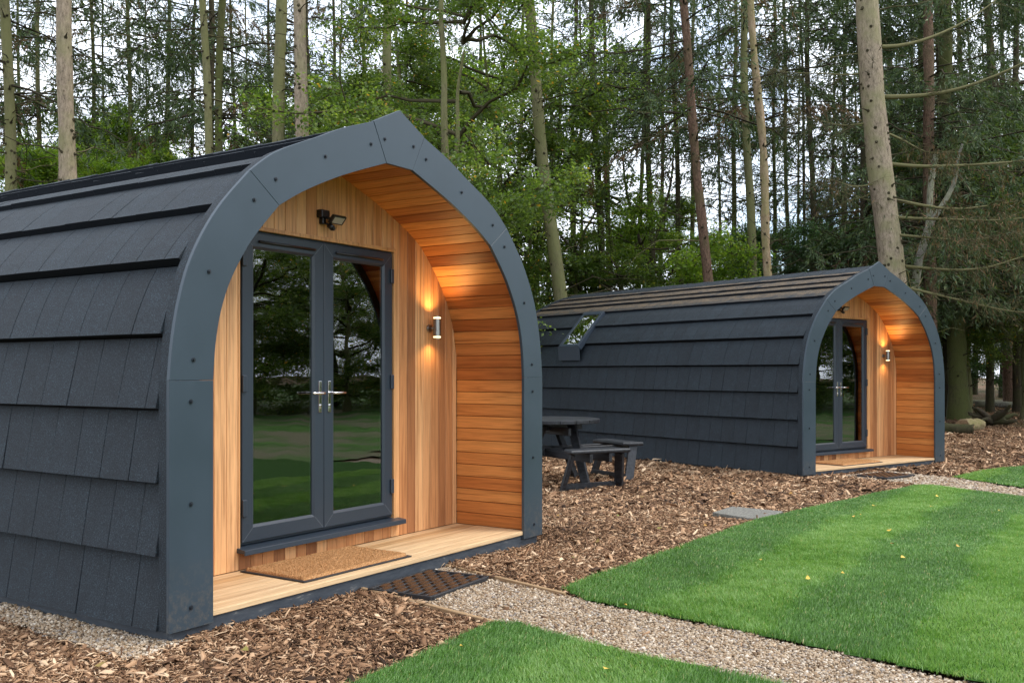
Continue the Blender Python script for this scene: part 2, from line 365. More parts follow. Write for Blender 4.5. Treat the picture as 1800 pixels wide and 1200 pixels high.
# grass: blades with a mown lean, one object
x, y = scatter([(-9, 8.2, -9, -.9, 30000)], [LAWN, LAWN_NEAR])
ok = in_view(x, y, 90); x, y = x[ok], y[ok]; d = depth_of(x, y)
ok = rng.random(len(x)) < np.clip(1.9 * (5.0 / d) ** 1.25, .1, 1); x, y, d = x[ok], y[ok], d[ok]
x2, y2 = scatter([(7, 14, -7, -1.8, 9000)], [LAWN_FAR]); ok = in_view(x2, y2, 90); x = np.append(x, x2[ok]); y = np.append(y, y2[ok]); n = len(x); x = x + rng.normal(0, .016, n); y = y + rng.normal(0, .016, n); d = depth_of(x, y)
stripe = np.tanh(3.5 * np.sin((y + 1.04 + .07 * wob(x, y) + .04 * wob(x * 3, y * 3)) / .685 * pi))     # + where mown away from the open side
h = rng.uniform(.013, .030, n) * (1 + .25 * wob(x * 1.5, y * 1.5)); wd = np.clip(.0022 * d / 4.5, .0022, .006) * rng.uniform(.7, 1.3, n)
ang = rng.uniform(0, 2 * pi, n); lean = rng.uniform(.2, 1.25, n) * h
lx = np.cos(ang) * lean * .8 - stripe * .012; ly = np.sin(ang) * lean * .8
ax, ay = -np.sin(ang + .4), np.cos(ang + .4)
B = np.stack([x, y, gz(x, y) + .010], -1); up = np.stack([lx, ly, h], -1); sd_ = np.stack([ax, ay, 0 * ax], -1) * wd[:, None] / 2
V = np.stack([B - sd_, B + sd_, B + up * np.array([.45, .45, .62]) + sd_ * .85, B + up * np.array([.45, .45, .62]) - sd_ * .85, B + up], 1)
I = np.arange(n)[:, None] * 5
F = np.concatenate([I + [0, 1, 2], I + [0, 2, 3], I + [3, 2, 4]])
tn = np.clip(.46 + .2 * rng.standard_normal(n) + .21 * stripe + .10 * wob(x * .9 + 3, y * 1.1) + .09 * wob(x * 5, y * 4) + .07 * wob(x * 13, y * 12) + .05 * wob(x * 27, y * 25), 0, .93); tn[rng.random(n) < .014] = 1  # stripe term paints the light and dark of the mown bands into blade colour
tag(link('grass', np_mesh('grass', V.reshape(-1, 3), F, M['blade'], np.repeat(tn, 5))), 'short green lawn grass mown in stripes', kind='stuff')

# bark mulch: bent slivers, one object
PODB_LOC, PODB_ROT = (9.995, -.822, -.09), R(-20.12)
def podpoly(loc, rot, x0=-1.72, x1=1.72, y0=.02, y1=7):
    return [(loc[0] + cos(rot) * a - sin(rot) * b, loc[1] + sin(rot) * a + cos(rot) * b) for a, b in ((x0, y0), (x1, y0), (x1, y1), (x0, y1))]
PA, PB = podpoly((0, 0), 0), podpoly(PODB_LOC, PODB_ROT)
x, y = scatter([(-4.5, 1.0, -1.5, 1.4, 16000), (1.0, 5, -1.6, 6, 11000), (5, 10, -2.2, 8, 7500), (9, 22, -5, 7, 1700), (22, 34, -6, 8, 220)], None, [LAWN, LAWN_NEAR, LAWN_FAR, PATH, PATH_FAR, DRIP, PA, PB])
xs_, ys_ = scatter([(-1, .8, -2.6, 0, 90)], [PATH]); x = np.append(x, xs_); y = np.append(y, ys_)
ok = in_view(x, y, 110); x, y = x[ok], y[ok]; n = len(x); x = x + rng.normal(0, .018, n); y = y + rng.normal(0, .018, n); d = depth_of(x, y)
ln = rng.lognormal(-3.68, .62, n).clip(.010, .17) * np.clip(d / 8, 1, 1.8); wd = ln * (.05 + .38 * rng.random(n) ** 1.6); wd = np.clip(wd, .004, .03 * np.clip(d / 7, 1, 2)); th = rng.uniform(.0015, .005, n)
ang = rng.uniform(0, 2 * pi, n); ti = rng.normal(0, .34, n); ro = rng.normal(0, .5, n)
e1 = np.stack([np.cos(ang) * np.cos(ti), np.sin(ang) * np.cos(ti), np.sin(ti)], -1)
e2 = np.stack([-np.sin(ang) * np.cos(ro), np.cos(ang) * np.cos(ro), np.sin(ro)], -1); e3 = np.cross(e1, e2)
C = np.stack([x, y, gz(x, y) - .020 + .014 * wob(x, y) + rng.uniform(-.012, .022, n)], -1)
near_front = inside(x, y, [(-1.1, -.55), (3, -.4), (3, .3), (-1.1, .3)])
C[near_front, 2] += .022 * rng.random(near_front.sum())
bend = rng.normal(0, .12, n) * ln
V = np.stack([C + e1 * (s * ln / 2)[:, None] * rng.uniform(.8, 1, n)[:, None] + e2 * (q * wd / 2 * (rng.uniform(.3, 1, n) if s else 1))[:, None] + e3 * ((k * th / 2) + (bend if s == 0 else 0))[:, None]
              for s in (-1, 0, 1) for q, k in ((-1, -1), (1, -1), (1, 1), (-1, 1))], 1)
I = np.arange(n)[:, None] * 12
F = np.concatenate([I + [a + i, a + (i + 1) % 4, b + (i + 1) % 4, b + i] for a, b in ((0, 4), (4, 8)) for i in range(4)] + [I + [3, 2, 1, 0], I + [8, 9, 10, 11]])
tn = np.clip(rng.beta(1.25, 1.5, n) + .10 * wob(x * .7, y * .8), 0, 1)
tag(link('bark_mulch', np_mesh('bark_mulch', V.reshape(-1, 3), F, M['chip'], np.repeat(tn, 12))), 'brown bark chippings spread between the pods', kind='stuff')

# gravel: small irregular stones, one object
phi = (1 + 5 ** .5) / 2
IV = np.array([(-1, phi, 0), (1, phi, 0), (-1, -phi, 0), (1, -phi, 0), (0, -1, phi), (0, 1, phi), (0, -1, -phi), (0, 1, -phi), (phi, 0, -1), (phi, 0, 1), (-phi, 0, -1), (-phi, 0, 1)]) / 1.9
IF = np.array([(0, 11, 5), (0, 5, 1), (0, 1, 7), (0, 7, 10), (0, 10, 11), (1, 5, 9), (5, 11, 4), (11, 10, 2), (10, 7, 6), (7, 1, 8), (3, 9, 4), (3, 4, 2), (3, 2, 6), (3, 6, 8), (3, 8, 9), (4, 9, 5), (2, 4, 11), (6, 2, 10), (8, 6, 7), (9, 8, 1)])
x, y = scatter([(-1.7, .7, -4.3, .1, 15000), (-2.1, -1.6, -.1, 3.2, 13000), (5.5, 10.5, -5.2, -.5, 2600)], [PATH, PATH_FAR, DRIP])
ok = in_view(x, y, 90); x, y = x[ok], y[ok]; n = len(x); x = x + rng.normal(0, .014, n); y = y + rng.normal(0, .014, n); d = depth_of(x, y)
sz = rng.lognormal(-5.02, .33, n).clip(.0035, .014) * np.clip(d / 7, 1, 1.9)
sc3 = rng.uniform(.65, 1.2, (n, 1, 3)) * np.array([1, 1, .75]); jit = rng.uniform(.8, 1.2, (n, 12, 1)); a = rng.uniform(0, 2 * pi, n)
P = IV[None] * jit * sc3 * sz[:, None, None]; ca, sa = np.cos(a)[:, None], np.sin(a)[:, None]
P = np.stack([P[..., 0] * ca - P[..., 1] * sa, P[..., 0] * sa + P[..., 1] * ca, P[..., 2]], -1)
P += np.stack([x, y, gz(x, y) - .012 + rng.uniform(0, .012, n) + .006 * wob(x * 2, y * 2)], -1)[:, None]
F = (IF[None] + (np.arange(n) * 12)[:, None, None]).reshape(-1, 3)
tn = np.clip(rng.beta(2.2, 1.7, n), 0, 1)
tag(link('gravel', np_mesh('gravel', P.reshape(-1, 3), F, M['pebble'], np.repeat(tn, 12), smooth=True)), 'pale mixed gravel on the paths', kind='stuff')

# ---------------------------------------------------------------- the pods
S = 1.8; Z0 = .737
def U(p): return (p[0] * S, (p[1] + Z0) * S)
def catmull(P, k=4):
    P = np.array(P, float); out = []
    for i in range(len(P) - 1):
        p0 = P[max(i - 1, 0)]; p1 = P[i]; p2 = P[i + 1]; p3 = P[min(i + 2, len(P) - 1)]
        for u in np.linspace(0, 1, k, endpoint=False):
            out.append(.5 * (2 * p1 + (p2 - p0) * u + (2 * p0 - 5 * p1 + 4 * p2 - p3) * u * u + (3 * p1 - p0 - 3 * p2 + p3) * u ** 3))
    out.append(P[-1]); return np.array(out)
O_LOW = [(1, 0), (.988, .115), (.968, .22), (.935, .327), (.882, .43), (.812, .528), (.708, .638)]
O_UP = [(.708, .638), (.597, .718), (.40, .807), (.30, .853), (.144, .909)]
I_LOW = [(.847, 0), (.838, .11), (.817, .21), (.780, .303), (.722, .398), (.674, .458), (.589, .548)]
I_UP = [(.589, .548), (.478, .612), (.30, .692), (.0738, .774)]
ZB = -.7086
ol, ou, il, iu = (catmull(q, 4) for q in (O_LOW, O_UP, I_LOW, I_UP))
OUT = np.concatenate([[[1, ZB]], ol, ou[1:], [[0, .98]]])          # right half, bottom to apex
INN = np.concatenate([[[.847, ZB]], il, iu[1:], [[0, .774]]])
def offset(P, d):
    T = np.gradient(P, axis=0); T /= np.linalg.norm(T, axis=1)[:, None]; N = np.stack([T[:, 1], -T[:, 0]], -1)
    Q = P + N * d; Q[-1, 0] = 0; Q[0, 1] = P[0, 1]; return Q
def arc(P):
    s = np.concatenate([[0], np.cumsum(np.linalg.norm(np.diff(P, axis=0), axis=1))]); return s
def sample(P, s, u): return np.stack([np.interp(u, s, P[:, 0]), np.interp(u, s, P[:, 1])], -1)

BOLTS = {'leg_l': [(-.927, -.648), (-.927, -.353), (-.927, -.06)], 'leg_r': [(.928, -.653), (.92, -.355), (.916, -.062)],
         'low_l': [(-.918, .059), (-.863, .316), (-.692, .55)], 'low_r': [(.910, .058), (.847, .327), (.691, .556)],
         'up_l': [(-.604, .628), (-.384, .74), (-.157, .826)], 'up_r': [(.603, .637), (.383, .74), (.155, .829)], 'cap': [(-.084, .858), (.079, .863)]}
DX0, DX1, DZ0, DZ1, WY = -.738, .775, .265, 2.285, .69                 # door opening, wall plane (metres)

def fascia(root, y0=-.012, y1=.012, bolts=True):
    gap = .0004
    segs = {'leg': (np.array([[1, ZB], [1, 0]]), np.array([[.847, ZB], [.847, 0]])), 'low': (ol, il), 'up': (ou, iu)}
    for sgn, k in ((-1, 'l'), (1, 'r')):
        for nm, (o, i) in segs.items():
            m = max(len(o), len(i)); so, si = arc(o), arc(i)
            u = np.linspace(gap / so[-1], 1 - gap / so[-1], m)
            oo = sample(o, so, u * so[-1]); ii = sample(i, si, u * si[-1])
            poly = [U((sgn * a, b)) for a, b in oo] + [U((sgn * a, b)) for a, b in ii[::-1]]
            n = len(oo); b = MB()
            V = [(x, y0, z) for x, z in poly] + [(x, y1, z) for x, z in poly]; N = 2 * n; F = []
            for q in range(n - 1):
                F += [(q, q + 1, N - 2 - q, N - 1 - q), (N + q, N + N - 1 - q, N + N - 2 - q, N + q + 1)]
            F += [(q, (q + 1) % N, N + (q + 1) % N, N + q) for q in range(N)]
            b.add(V, F); pnl = b.build('fascia_panel', M['fascia'], root, .0015, 1)
            if bolts: add_bolts(BOLTS[nm + '_' + k], pnl, y0)
    g = gap / .8
    b = MB(); b.prism([U(q) for q in ((-.144 + g, .911), (0, .98), (.144 - g, .911), (.0738 - g, .774), (-.0738 + g, .774))], y0 - .001, y1)
    cap = b.build('fascia_panel', M['fascia'], root, .0015, 1)
    if bolts: add_bolts(BOLTS['cap'], cap, y0 - .001)

def add_bolts(L_, pnl, y0):
    for q in L_:
        x, z = U(q); b = MB()
        b.tube([(x, y0 + .001, z), (x, y0 - .004, z)], [.0125, .012], 12, smooth=False); b.tube([(x, y0 - .004, z), (x, y0 - .011, z)], [.007, .0065], 6, smooth=False)
        b.build('bolt', M['bolt'], pnl)

COURSE_Z = [-.70, -.488, -.281, -.072, .137, .349, .523, .668, .752, .806, .868]
BODY = offset(OUT, .0)                                                   # outline of the body
def body_pt(off):
    P = BODY.copy(); P[-1] = (0, .945); return offset(P, off)

def make_pod(name, label, loc, rot, litter, skylight):
    root = empty(name, label, 'camping pod', loc, rot, 'arched camping pods'); LEN = 7.0; rr = random.Random(3 + litter)
    fascia(root)
    # roof: courses of shingle panels with thick butt edges
    base = body_pt(-.022); s = arc(base); b = MB()
    us = [float(np.interp(z, base[:, 1], s)) for z in COURSE_Z] + [s[-1] - .012]
    for sgn in (-1, 1):
        for c in range(len(us) - 1):
            u0, u1 = us[c], us[c + 1]; k = 2 if COURSE_Z[c] < .1 else 5
            uu = np.linspace(u0 - .008, u1 - (.0145 if COURSE_Z[c] < .5 and c < len(us) - 2 else -.02), k); prof = sample(base, s, np.clip(uu, 0, s[-1]))
            T = np.gradient(prof, axis=0); T /= np.linalg.norm(T, axis=1)[:, None]; N = np.stack([T[:, 1], -T[:, 0]], -1)
            y = .085 - rr.random() * .2; first = True
            while y < LEN - .06:
                w = rr.choice([.226, .236, .246]); y0 = max(y, .085); y1 = min(y + w, LEN - .06); y += w
                if y1 - y0 < .03: continue
                t0 = (.0265 if COURSE_Z[c] < .5 else .0155 if COURSE_Z[c] < .8 else .0125) + rr.uniform(-.001, .0022); tt = np.linspace(t0, -.006, k)
                outp = prof + N * tt[:, None]; inn_ = prof + N * -.013
                A = [(sgn * q[0] * S, q[1]) for q in outp]; I_ = [(sgn * q[0] * S, q[1]) for q in inn_]
                V = []; g0 = .0014
                for yy in (y0 + g0, y1 - g0):
                    V += [(a[0], yy, (a[1] + Z0) * S) for a in A] + [(a[0], yy, (a[1] + Z0) * S) for a in I_]
                F = []; K = 2 * k
                for q in range(k - 1):
                    F += [(q, q + 1, K + q + 1, K + q), (k + q, K + k + q, K + k + q + 1, k + q + 1), (q, k + q, k + q + 1, q + 1), (K + q, K + q + 1, K + k + q + 1, K + k + q)]
                b.cur = 1; b.add(V, [(0, K, K + k, k)]); b.cur = 0
                F += [(k - 1, 2 * k - 1, K + 2 * k - 1, K + k - 1)]
                b.add(V, F)
    rf = b.build('roof', [M['shingle_litter' if litter else 'shingle'], M['butt']], root, .002, 1)
    # ridge caps
    b = MB(); y = .085
    while y < LEN - .06:
        y1 = min(y + .4, LEN - .06); t0, t1 = .012, .014
        for sg in (-1, 1):
            A = [(0, y + .002, U((0, .945))[1] + t1), (sg * .19, y + .002, U((.105, .897))[1] + t1), (sg * .19, y + .002, U((.105, .897))[1] - .01), (0, y + .002, U((0, .945))[1] - .01)]
            B = [(0, y1 - .002, A[0][2] - .008), (A[1][0], y1 - .002, A[1][2] - .008), (A[2][0], y1 - .002, A[2][2]), (0, y1 - .002, A[3][2])]
            b.hexa(A, B)
        y = y1
    b.build('ridge_cap', M['shingle'], root, .003, 1)
    # verge strips front and back
    for y0, y1, nm in ((.013, .082, 'verge_trim'), (LEN - .057, LEN + .01, 'verge_trim')):
        P = np.concatenate([body_pt(-.004), (body_pt(-.004) * [-1, 1])[::-1][1:]]); Q = np.concatenate([body_pt(-.045), (body_pt(-.045) * [-1, 1])[::-1][1:]])
        n = len(P); V = []
        for yy in (y0, y1): V += [(a * S, yy, (c + Z0) * S) for a, c in P] + [(a * S, yy, (c + Z0) * S) for a, c in Q]
        F = []
        for q in range(n - 1):
            F += [(q, 2 * n + q, 2 * n + q + 1, q + 1), (n + q, n + q + 1, 3 * n + q + 1, 3 * n + q), (q, q + 1, n + q + 1, n + q), (2 * n + q, 3 * n + q, 3 * n + q + 1, 2 * n + q + 1)]
        F += [(0, n, 3 * n, 2 * n), (n - 1, 3 * n - 1, 4 * n - 1, 2 * n - 1)]
        MB().add(V, F).build(nm, M['shingle'], root)
    # inner shell (keeps daylight out) and back wall
    P = body_pt(-.052); P = np.concatenate([P, (P * [-1, 1])[::-1][1:]]); n = len(P); b = MB()
    V = [(a * S, yy, (c + Z0) * S) for yy in (.03, LEN - .03) for a, c in P]
    b.add(V, [(q, q + 1, n + q + 1, n + q) for q in range(n - 1)]); b.build('lining', M['soil'], root)
    P2 = body_pt(-.03); P2 = np.concatenate([P2, (P2 * [-1, 1])[::-1][1:]])
    b = MB(); b.prism([(a * S, (c + Z0) * S) for a, c in P2], LEN - .025, LEN - .005); b.build('back_wall', M['dark_in'], root)
    b = MB(); b.box(-1.70, 1.70, WY + .06, LEN - .04, .10, .20); b.build('floor', M['dark_in'], root)
    # soffit boards
    SOF = offset(INN, .036); SOF[-1] = (0, .806); SOF[0, 1] = -.6765; ss = arc(SOF); nb = int(round(ss[-1] * S / .101)); b = MB()
    edges = np.linspace(0, ss[-1], nb + 1)
    for sgn in (-1, 1):
        for i in range(nb):
            a, c = sample(SOF, ss, edges[i] + .0012), sample(SOF, ss, edges[i + 1] - .0012)
            tdir = (c - a) / np.linalg.norm(c - a); N = np.array([tdir[1], -tdir[0]]) * .010
            q = [a, c, c + N, a + N]; q = [(sgn * w[0] * S, (w[1] + Z0) * S) for w in q]
            b.hexa([(w[0], .014, w[1]) for w in q], [(w[0], WY + .01, w[1]) for w in q])
    b.build('soffit', M['soffit_wood'], root, .0022, 1)
    # upright cladding on the end wall
    px_, pz_ = SOF[::-1, 0], SOF[::-1, 1]
    def ztop(xm): return (np.interp(abs(xm) / S, px_, pz_) + Z0) * S if abs(xm) / S < .8765 else (0 + Z0) * S
    b = MB(); bw = .0985; x = -bw * 16.5; bd = .114
    XM = .8765 * S
    while x < XM:
        xa, xb = max(x, -XM), min(x + bw, XM); x += bw
        if xb - xa < .01: continue
        cuts = [(xa, xb)]
        for e in (DX0, DX1):
            cuts = [w for c in cuts for w in (((c[0], e), (e, c[1])) if c[0] < e - .004 and c[1] > e + .004 else (c,))]
        for ca, cb in cuts:
            mid = (ca + cb) / 2; ca2, cb2 = ca + .0012, cb - .0012
            spans = [(bd, DZ0 - .045, False), (DZ1, None, True)] if DX0 < mid < DX1 else [(bd, None, True)]
            for z0, z1, top in spans:
                za = ztop(ca2) if top else z1; zb = ztop(cb2) if top else z1
                y0 = WY
                A = [(ca2, y0, z0), (cb2, y0, z0), (cb2, y0, zb + (.012 if top else 0)), (ca2, y0, za + (.012 if top else 0))]
                b.hexa(A, [(q[0], y0 + .02, q[2]) for q in A])
    b.build('wall_cladding', M['wall_wood'], root, .0025, 1)
    b = MB(); b.box(-XM - .02, DX0, WY + .021, WY + .05, .11, 2.0); b.box(DX1, XM + .02, WY + .021, WY + .05, .11, 2.0)
    hi = [(-XM - .02, 2.0)] + [(a * S, (c + Z0) * S + .02) for a, c in np.concatenate([SOF * [-1, 1], SOF[::-1][1:]]) if (c + Z0) * S > 2.02] + [(XM + .02, 2.0), (DX1, 2.0), (DX1, DZ1), (DX0, DZ1), (DX0, 2.0)]
    b.prism(hi, WY + .021, WY + .05); b.box(DX0, DX1, WY + .021, WY + .05, .11, DZ0 - .04)
    b.build('wall_backing', M['soil'], root)
    # timber reveal round the door
    b = MB(); b.box(DX0 - .012, DX0 + .006, WY - .004, WY + .07, DZ0 - .03, DZ1); b.box(DX1 - .006, DX1 + .014, WY - .004, WY + .07, DZ0 - .03, DZ1)
    b.box(DX0 - .012, DX1 + .014, WY - .012, WY + .07, DZ1 + .0005, DZ1 + .026); b.build('door_reveal', M['trim_wood'], root, .002, 1)
    # deck and plinth
    b = MB(); yb = 0.0
    for i in range(6):
        b.box(-1.572, 1.572, yb + .001, min(yb + .1195, WY - .001), .083, .1125 + rr.uniform(-.0006, .0006)); yb += .1215
    b.build('deck', M['deck_wood'], root, .002, 1)
    b = MB(); b.box(-1.76, 1.76, .014, .05, -.12, .082); b.box(-1.76, -1.72, .051, LEN - .1, -.12, .06); b.box(1.72, 1.76, .051, LEN - .1, -.12, .06)
    b.build('plinth', M['plinth'], root, .002, 1)
    # door frame, sill, two glazed leaves
    FY = WY + .020; f = .018
    b = MB(); b.box(DX0 + .006, DX0 + f + .012, FY, FY + .06, DZ0, DZ1); b.box(DX1 - f - .012, DX1 - .006, FY, FY + .06, DZ0, DZ1)
    b.box(DX0 + f + .012, DX1 - f - .012, FY, FY + .06, DZ1 - .022, DZ1); b.box(DX0 + f + .012, DX1 - f - .012, FY, FY + .06, DZ0, DZ0 + .025)
    b.build('door_frame', M['door'], root, .002, 1)
    b = MB(); b.add([], []); pr = [(FY + .05, DZ0 - .001), (WY - .075, DZ0 - .018), (WY - .078, DZ0 - .05), (WY - .066, DZ0 - .05), (WY - .064, DZ0 - .04), (FY + .05, DZ0 - .04)]
    n = len(pr); xs = (DX0 - .02, DX1 + .055); V = [(xx, a, c) for xx in xs for a, c in pr]
    b.add(V, [tuple(range(n)), tuple(range(2 * n - 1, n - 1, -1))] + [(i, (i + 1) % n, n + (i + 1) % n, n + i) for i in range(n)])
    b.build('door_sill', M['door'], root, .002, 1)
    xm = (DX0 + DX1) / 2
    for sg, xa, xb in ((-1, DX0 + .022, xm - .002), (1, xm + .002, DX1 - .022)):
        za, zb = DZ0 + .018, DZ1 - .016; b = MB(); y0 = FY - .022
        rings = [((0, 0), y0 + .045), ((0, 0), y0 + .004), ((.004, .004), y0), ((.088, .088), y0), ((.104, .104), y0 + .014), ((.106, .106), y0 + .045)]
        V = []
        for (dx, dz), yy in rings: V += [(xa + dx, yy, za + dz), (xb - dx, yy, za + dz), (xb - dx, yy, zb - dz), (xa + dx, yy, zb - dz)]
        F = []
        for q in range(len(rings) - 1):
            for j in range(4): F.append((q * 4 + j, q * 4 + (j + 1) % 4, q * 4 + 4 + (j + 1) % 4, q * 4 + 4 + j))
        b.add(V, F); b.cur = 1
        for cx_, sx in ((xa, 1), (xb, -1)):                            # weld lines at the mitres
            for cz_, sz in ((za, 1), (zb, -1)):
                p0 = np.array([cx_ + sx * .006, cz_ + sz * .006]); p1 = np.array([cx_ + sx * .087, cz_ + sz * .087]); w = np.array([-sz, sx]) * .0009
                q = [p0 - w, p1 - w, p1 + w, p0 + w]; b.add([(a[0], y0 - .0005, a[1]) for a in q], [(0, 1, 2, 3)])
        leaf = b.build('door', [M['door'], M['weld']], root)
        g0, g1 = xa + .100, xb - .100; h0, h1 = za + .100, zb - .100
        b = MB(); b.box(g0, g1, y0 + .020, y0 + .024, h0, h1); b.build('pane', M['glass'], leaf)
        b = MB()                                                        # spacer bar inside the glazing edge
        for (q0, q1, r0, r1) in ((g0, g0 + .014, h0, h1), (g1 - .014, g1, h0, h1), (g0 + .014, g1 - .014, h0, h0 + .014), (g0 + .014, g1 - .014, h1 - .014, h1)):
            b.box(q0, q1, y0 + .028, y0 + .044, r0, r1)
        b.build('spacer_bar', M['black'], leaf)
        vx0, vx1 = (g0 + .035, g1 + .01) if sg < 0 else (g0 + .01, g1 - .02)
        b = MB(); vz = zb - .055; b.tube([(vx0, y0 - .008, vz), (vx1, y0 - .008, vz)], .0085, 10); b.box(vx0 + .008, vx1 - .008, y0 - .006, y0 + .002, vz - .006, vz + .006)
        b.build('trickle_vent', M['black'], leaf)
        hx = (xb if sg < 0 else xa) - sg * -.045 if False else (xb - .044 if sg < 0 else xa + .044); hz = 1.225
        b = MB(); b.box(hx - .0135, hx + .0135, y0 - .010, y0 + .001, hz - .135, hz + .082)
        b.tube([(hx, y0 - .008, hz), (hx, y0 - .055, hz)], .0085, 10)
        b.tube([(hx, y0 - .05, hz), (hx + sg * .02, y0 - .056, hz), (hx + sg * .115, y0 - .054, hz)], [.0095, .0095, .008], 10)
        b.tube([(hx, y0 - .009, hz - .088), (hx, y0 - .018, hz - .088)], .0085, 12); b.box(hx - .005, hx + .005, y0 - .018, y0 - .009, hz - .112, hz - .09)
        b.build('handle', M['chrome'], leaf, .002, 2)
        ex = xa if sg < 0 else xb
        for z in (za + .22, (za + zb) / 2 + .02, zb - .17):
            b = MB(); b.box(min(ex - sg * .030, ex + sg * .006), max(ex - sg * .030, ex + sg * .006), y0 - .016, y0 + .001, z - .055, z + .055)
            b.build('hinge', M['door'], leaf, .006, 3)
    # skylight on the shoulder
    if skylight:
        th = math.atan2(-.72, .69)
        def P3(u, v, w):   # u along y, v up the slope, w outward
            x = -.845 + v * .69 / S - w * .72 / S; z = .500 + v * .72 / S + w * .69 / S
            return (x * S, 4.93 + u, (z + Z0) * S)
        def slab(b, u0, u1, v0, v1, w0, w1):
            A = [P3(u0, v0, w0), P3(u1, v0, w0), P3(u1, v1, w0), P3(u0, v1, w0)]; B = [P3(u0, v0, w1), P3(u1, v0, w1), P3(u1, v1, w1), P3(u0, v1, w1)]
            b.hexa(A, B)
        sk = None
        b = MB(); hw, hl = .27, .44
        slab(b, -hw, -hw + .06, -hl, hl, -.09, .014); slab(b, hw - .06, hw, -hl, hl, -.09, .014)
        slab(b, -hw + .06, hw - .06, hl - .08, hl, -.09, .017); slab(b, -hw + .06, hw - .06, -hl, -hl + .06, -.09, .012)
        sk = b.build('skylight', M['door'], root, .006, 2)
        b = MB(); slab(b, -hw + .061, hw - .061, -hl + .061, hl - .081, -.002, .004); b.build('pane', M['skylight_glass'], sk)
        b = MB(); A = [P3(-hw - .02, -hl - .002, -.012), P3(hw + .02, -hl - .002, -.012), P3(hw + .02, -hl - .002, .006), P3(-hw - .02, -hl - .002, .006)]
        xq = -.985 * S - .028; zq = (.19 + Z0) * S
        B = [(xq, A[0][1], zq), (xq, A[1][1], zq), (xq - .006, A[1][1], zq), (xq - .006, A[0][1], zq)]; b.hexa(A, B)
        b.build('apron', M['door'], sk)
    return root

podA = make_pod('camping_pod', 'dark shingled arched pod with a clean roof, bolts on its grey arch showing', (0, 0, 0), 0, 0, False)
podB = make_pod('camping_pod', 'dark shingled arched pod with a skylight and brown needles on its roof', PODB_LOC, PODB_ROT, 1, True)

def on_pod(pod, x, y, z):
    a = pod.rotation_euler[2]; l = pod.location
    return (l[0] + cos(a) * x - sin(a) * y, l[1] + sin(a) * x + cos(a) * y, l[2] + z)

def lamp_light(name, kind, root, loc, rot, e):
    d_ = bpy.data.lights.new(name, kind); o = bpy.data.objects.new(name, d_); COL.objects.link(o); o.parent = root
    o.location = loc; o.rotation_euler = rot; d_.energy = e; d_.color = (1, .60, .22); d_.spot_size = R(135); d_.spot_blend = 1.0; d_.shadow_soft_size = .02
def wall_lamp(pod, label):
    r = empty('wall_lamp', label, 'wall lamp', on_pod(pod, 1.205, WY, 1.725), pod.rotation_euler[2], 'wall lamps beside the doors')
    b = MB(); b.tube([(0, -.0005, -.005), (0, -.016, -.005)], [.032, .030], 20); b.tube([(0, -.015, -.005), (0, -.055, -.005)], .011, 12); b.build('bracket', M['steel'], r)
    b = MB(); y = -.083; b.tube([(0, y, -.070), (0, y, .070)], .0305, 24, cap=False)
    for z in (-.090, .082): b.tube([(0, y, z), (0, y, z + .008)], .0315, 24, cap=False)
    b.build('shade', M['steel'], r)
    for z in (-.0815, .0705):
        b = MB(); b.tube([(0, y, z), (0, y, z + .011)], .029, 20); b.build('lens', M['lamp_glass'], r)
    lamp_light('lamp_light', 'SPOT', r, (0, y, .095), (pi, 0, 0), 4.4)
    lamp_light('lamp_light', 'SPOT', r, (0, y, -.095), (0, 0, 0), 2.4)
wall_lamp(podA, 'lit steel up-down wall lamp by the door of the pod without a skylight')
wall_lamp(podB, 'lit steel up-down wall lamp by the door of the skylit pod')

def floodlight(pod, label):
    r = empty('floodlight', label, 'floodlight', on_pod(pod, -.015, WY, 2.44), pod.rotation_euler[2], 'security floodlights over the doors'); r.scale = (.88, .88, .88)
    b = MB(); b.box(-.045, .045, -.06, -.001, .0, .062); b.box(-.02, .02, -.045, -.002, -.05, .001); b.build('housing', M['black'], r, .006, 2)
    c, s_ = cos(R(38)), sin(R(38)); cz = cos(R(30)); sz = sin(R(30))
    def T(u, v, w): # head: u across, v up the tilted face, w out of the face
        y = -.115 - v * s_ * .9 - w * c; z = -.015 + v * c * .5 + v * .2 - w * s_; x = .075 + u
        return (x, y, z)
    b = MB()
    b.hexa([T(-.075, -.05, -.02), T(.075, -.05, -.02), T(.075, .05, -.02), T(-.075, .05, -.02)], [T(-.075, -.05, .008), T(.075, -.05, .008), T(.075, .05, .008), T(-.075, .05, .008)])
    b.tube([(.01, -.05, .0), (.05, -.085, -.01)], .012, 10); b.build('head', M['black'], r, .008, 2)
    b = MB(); b.hexa([T(-.055, -.034, .0075), T(.055, -.034, .0075), T(.055, .034, .0075), T(-.055, .034, .0075)], [T(-.055, -.034, .0095), T(.055, -.034, .0095), T(.055, .034, .0095), T(-.055, .034, .0095)])
    b.build('lens', M['flood_lens'], r)
    b = MB(); b.tube([(.02, -.07, -.055), (.035, -.10, -.083)], [.022, .024], 14); b.tube([(.035, -.10, -.083), (.042, -.113, -.094)], [.023, .012], 14); b.tube([(.0, -.03, -.03), (.02, -.07, -.056)], .009, 8); b.build('motion_sensor', M['black'], r)
floodlight(podA, 'black security floodlight above the door of the pod without a skylight')
floodlight(podB, 'black security floodlight above the door of the skylit pod')

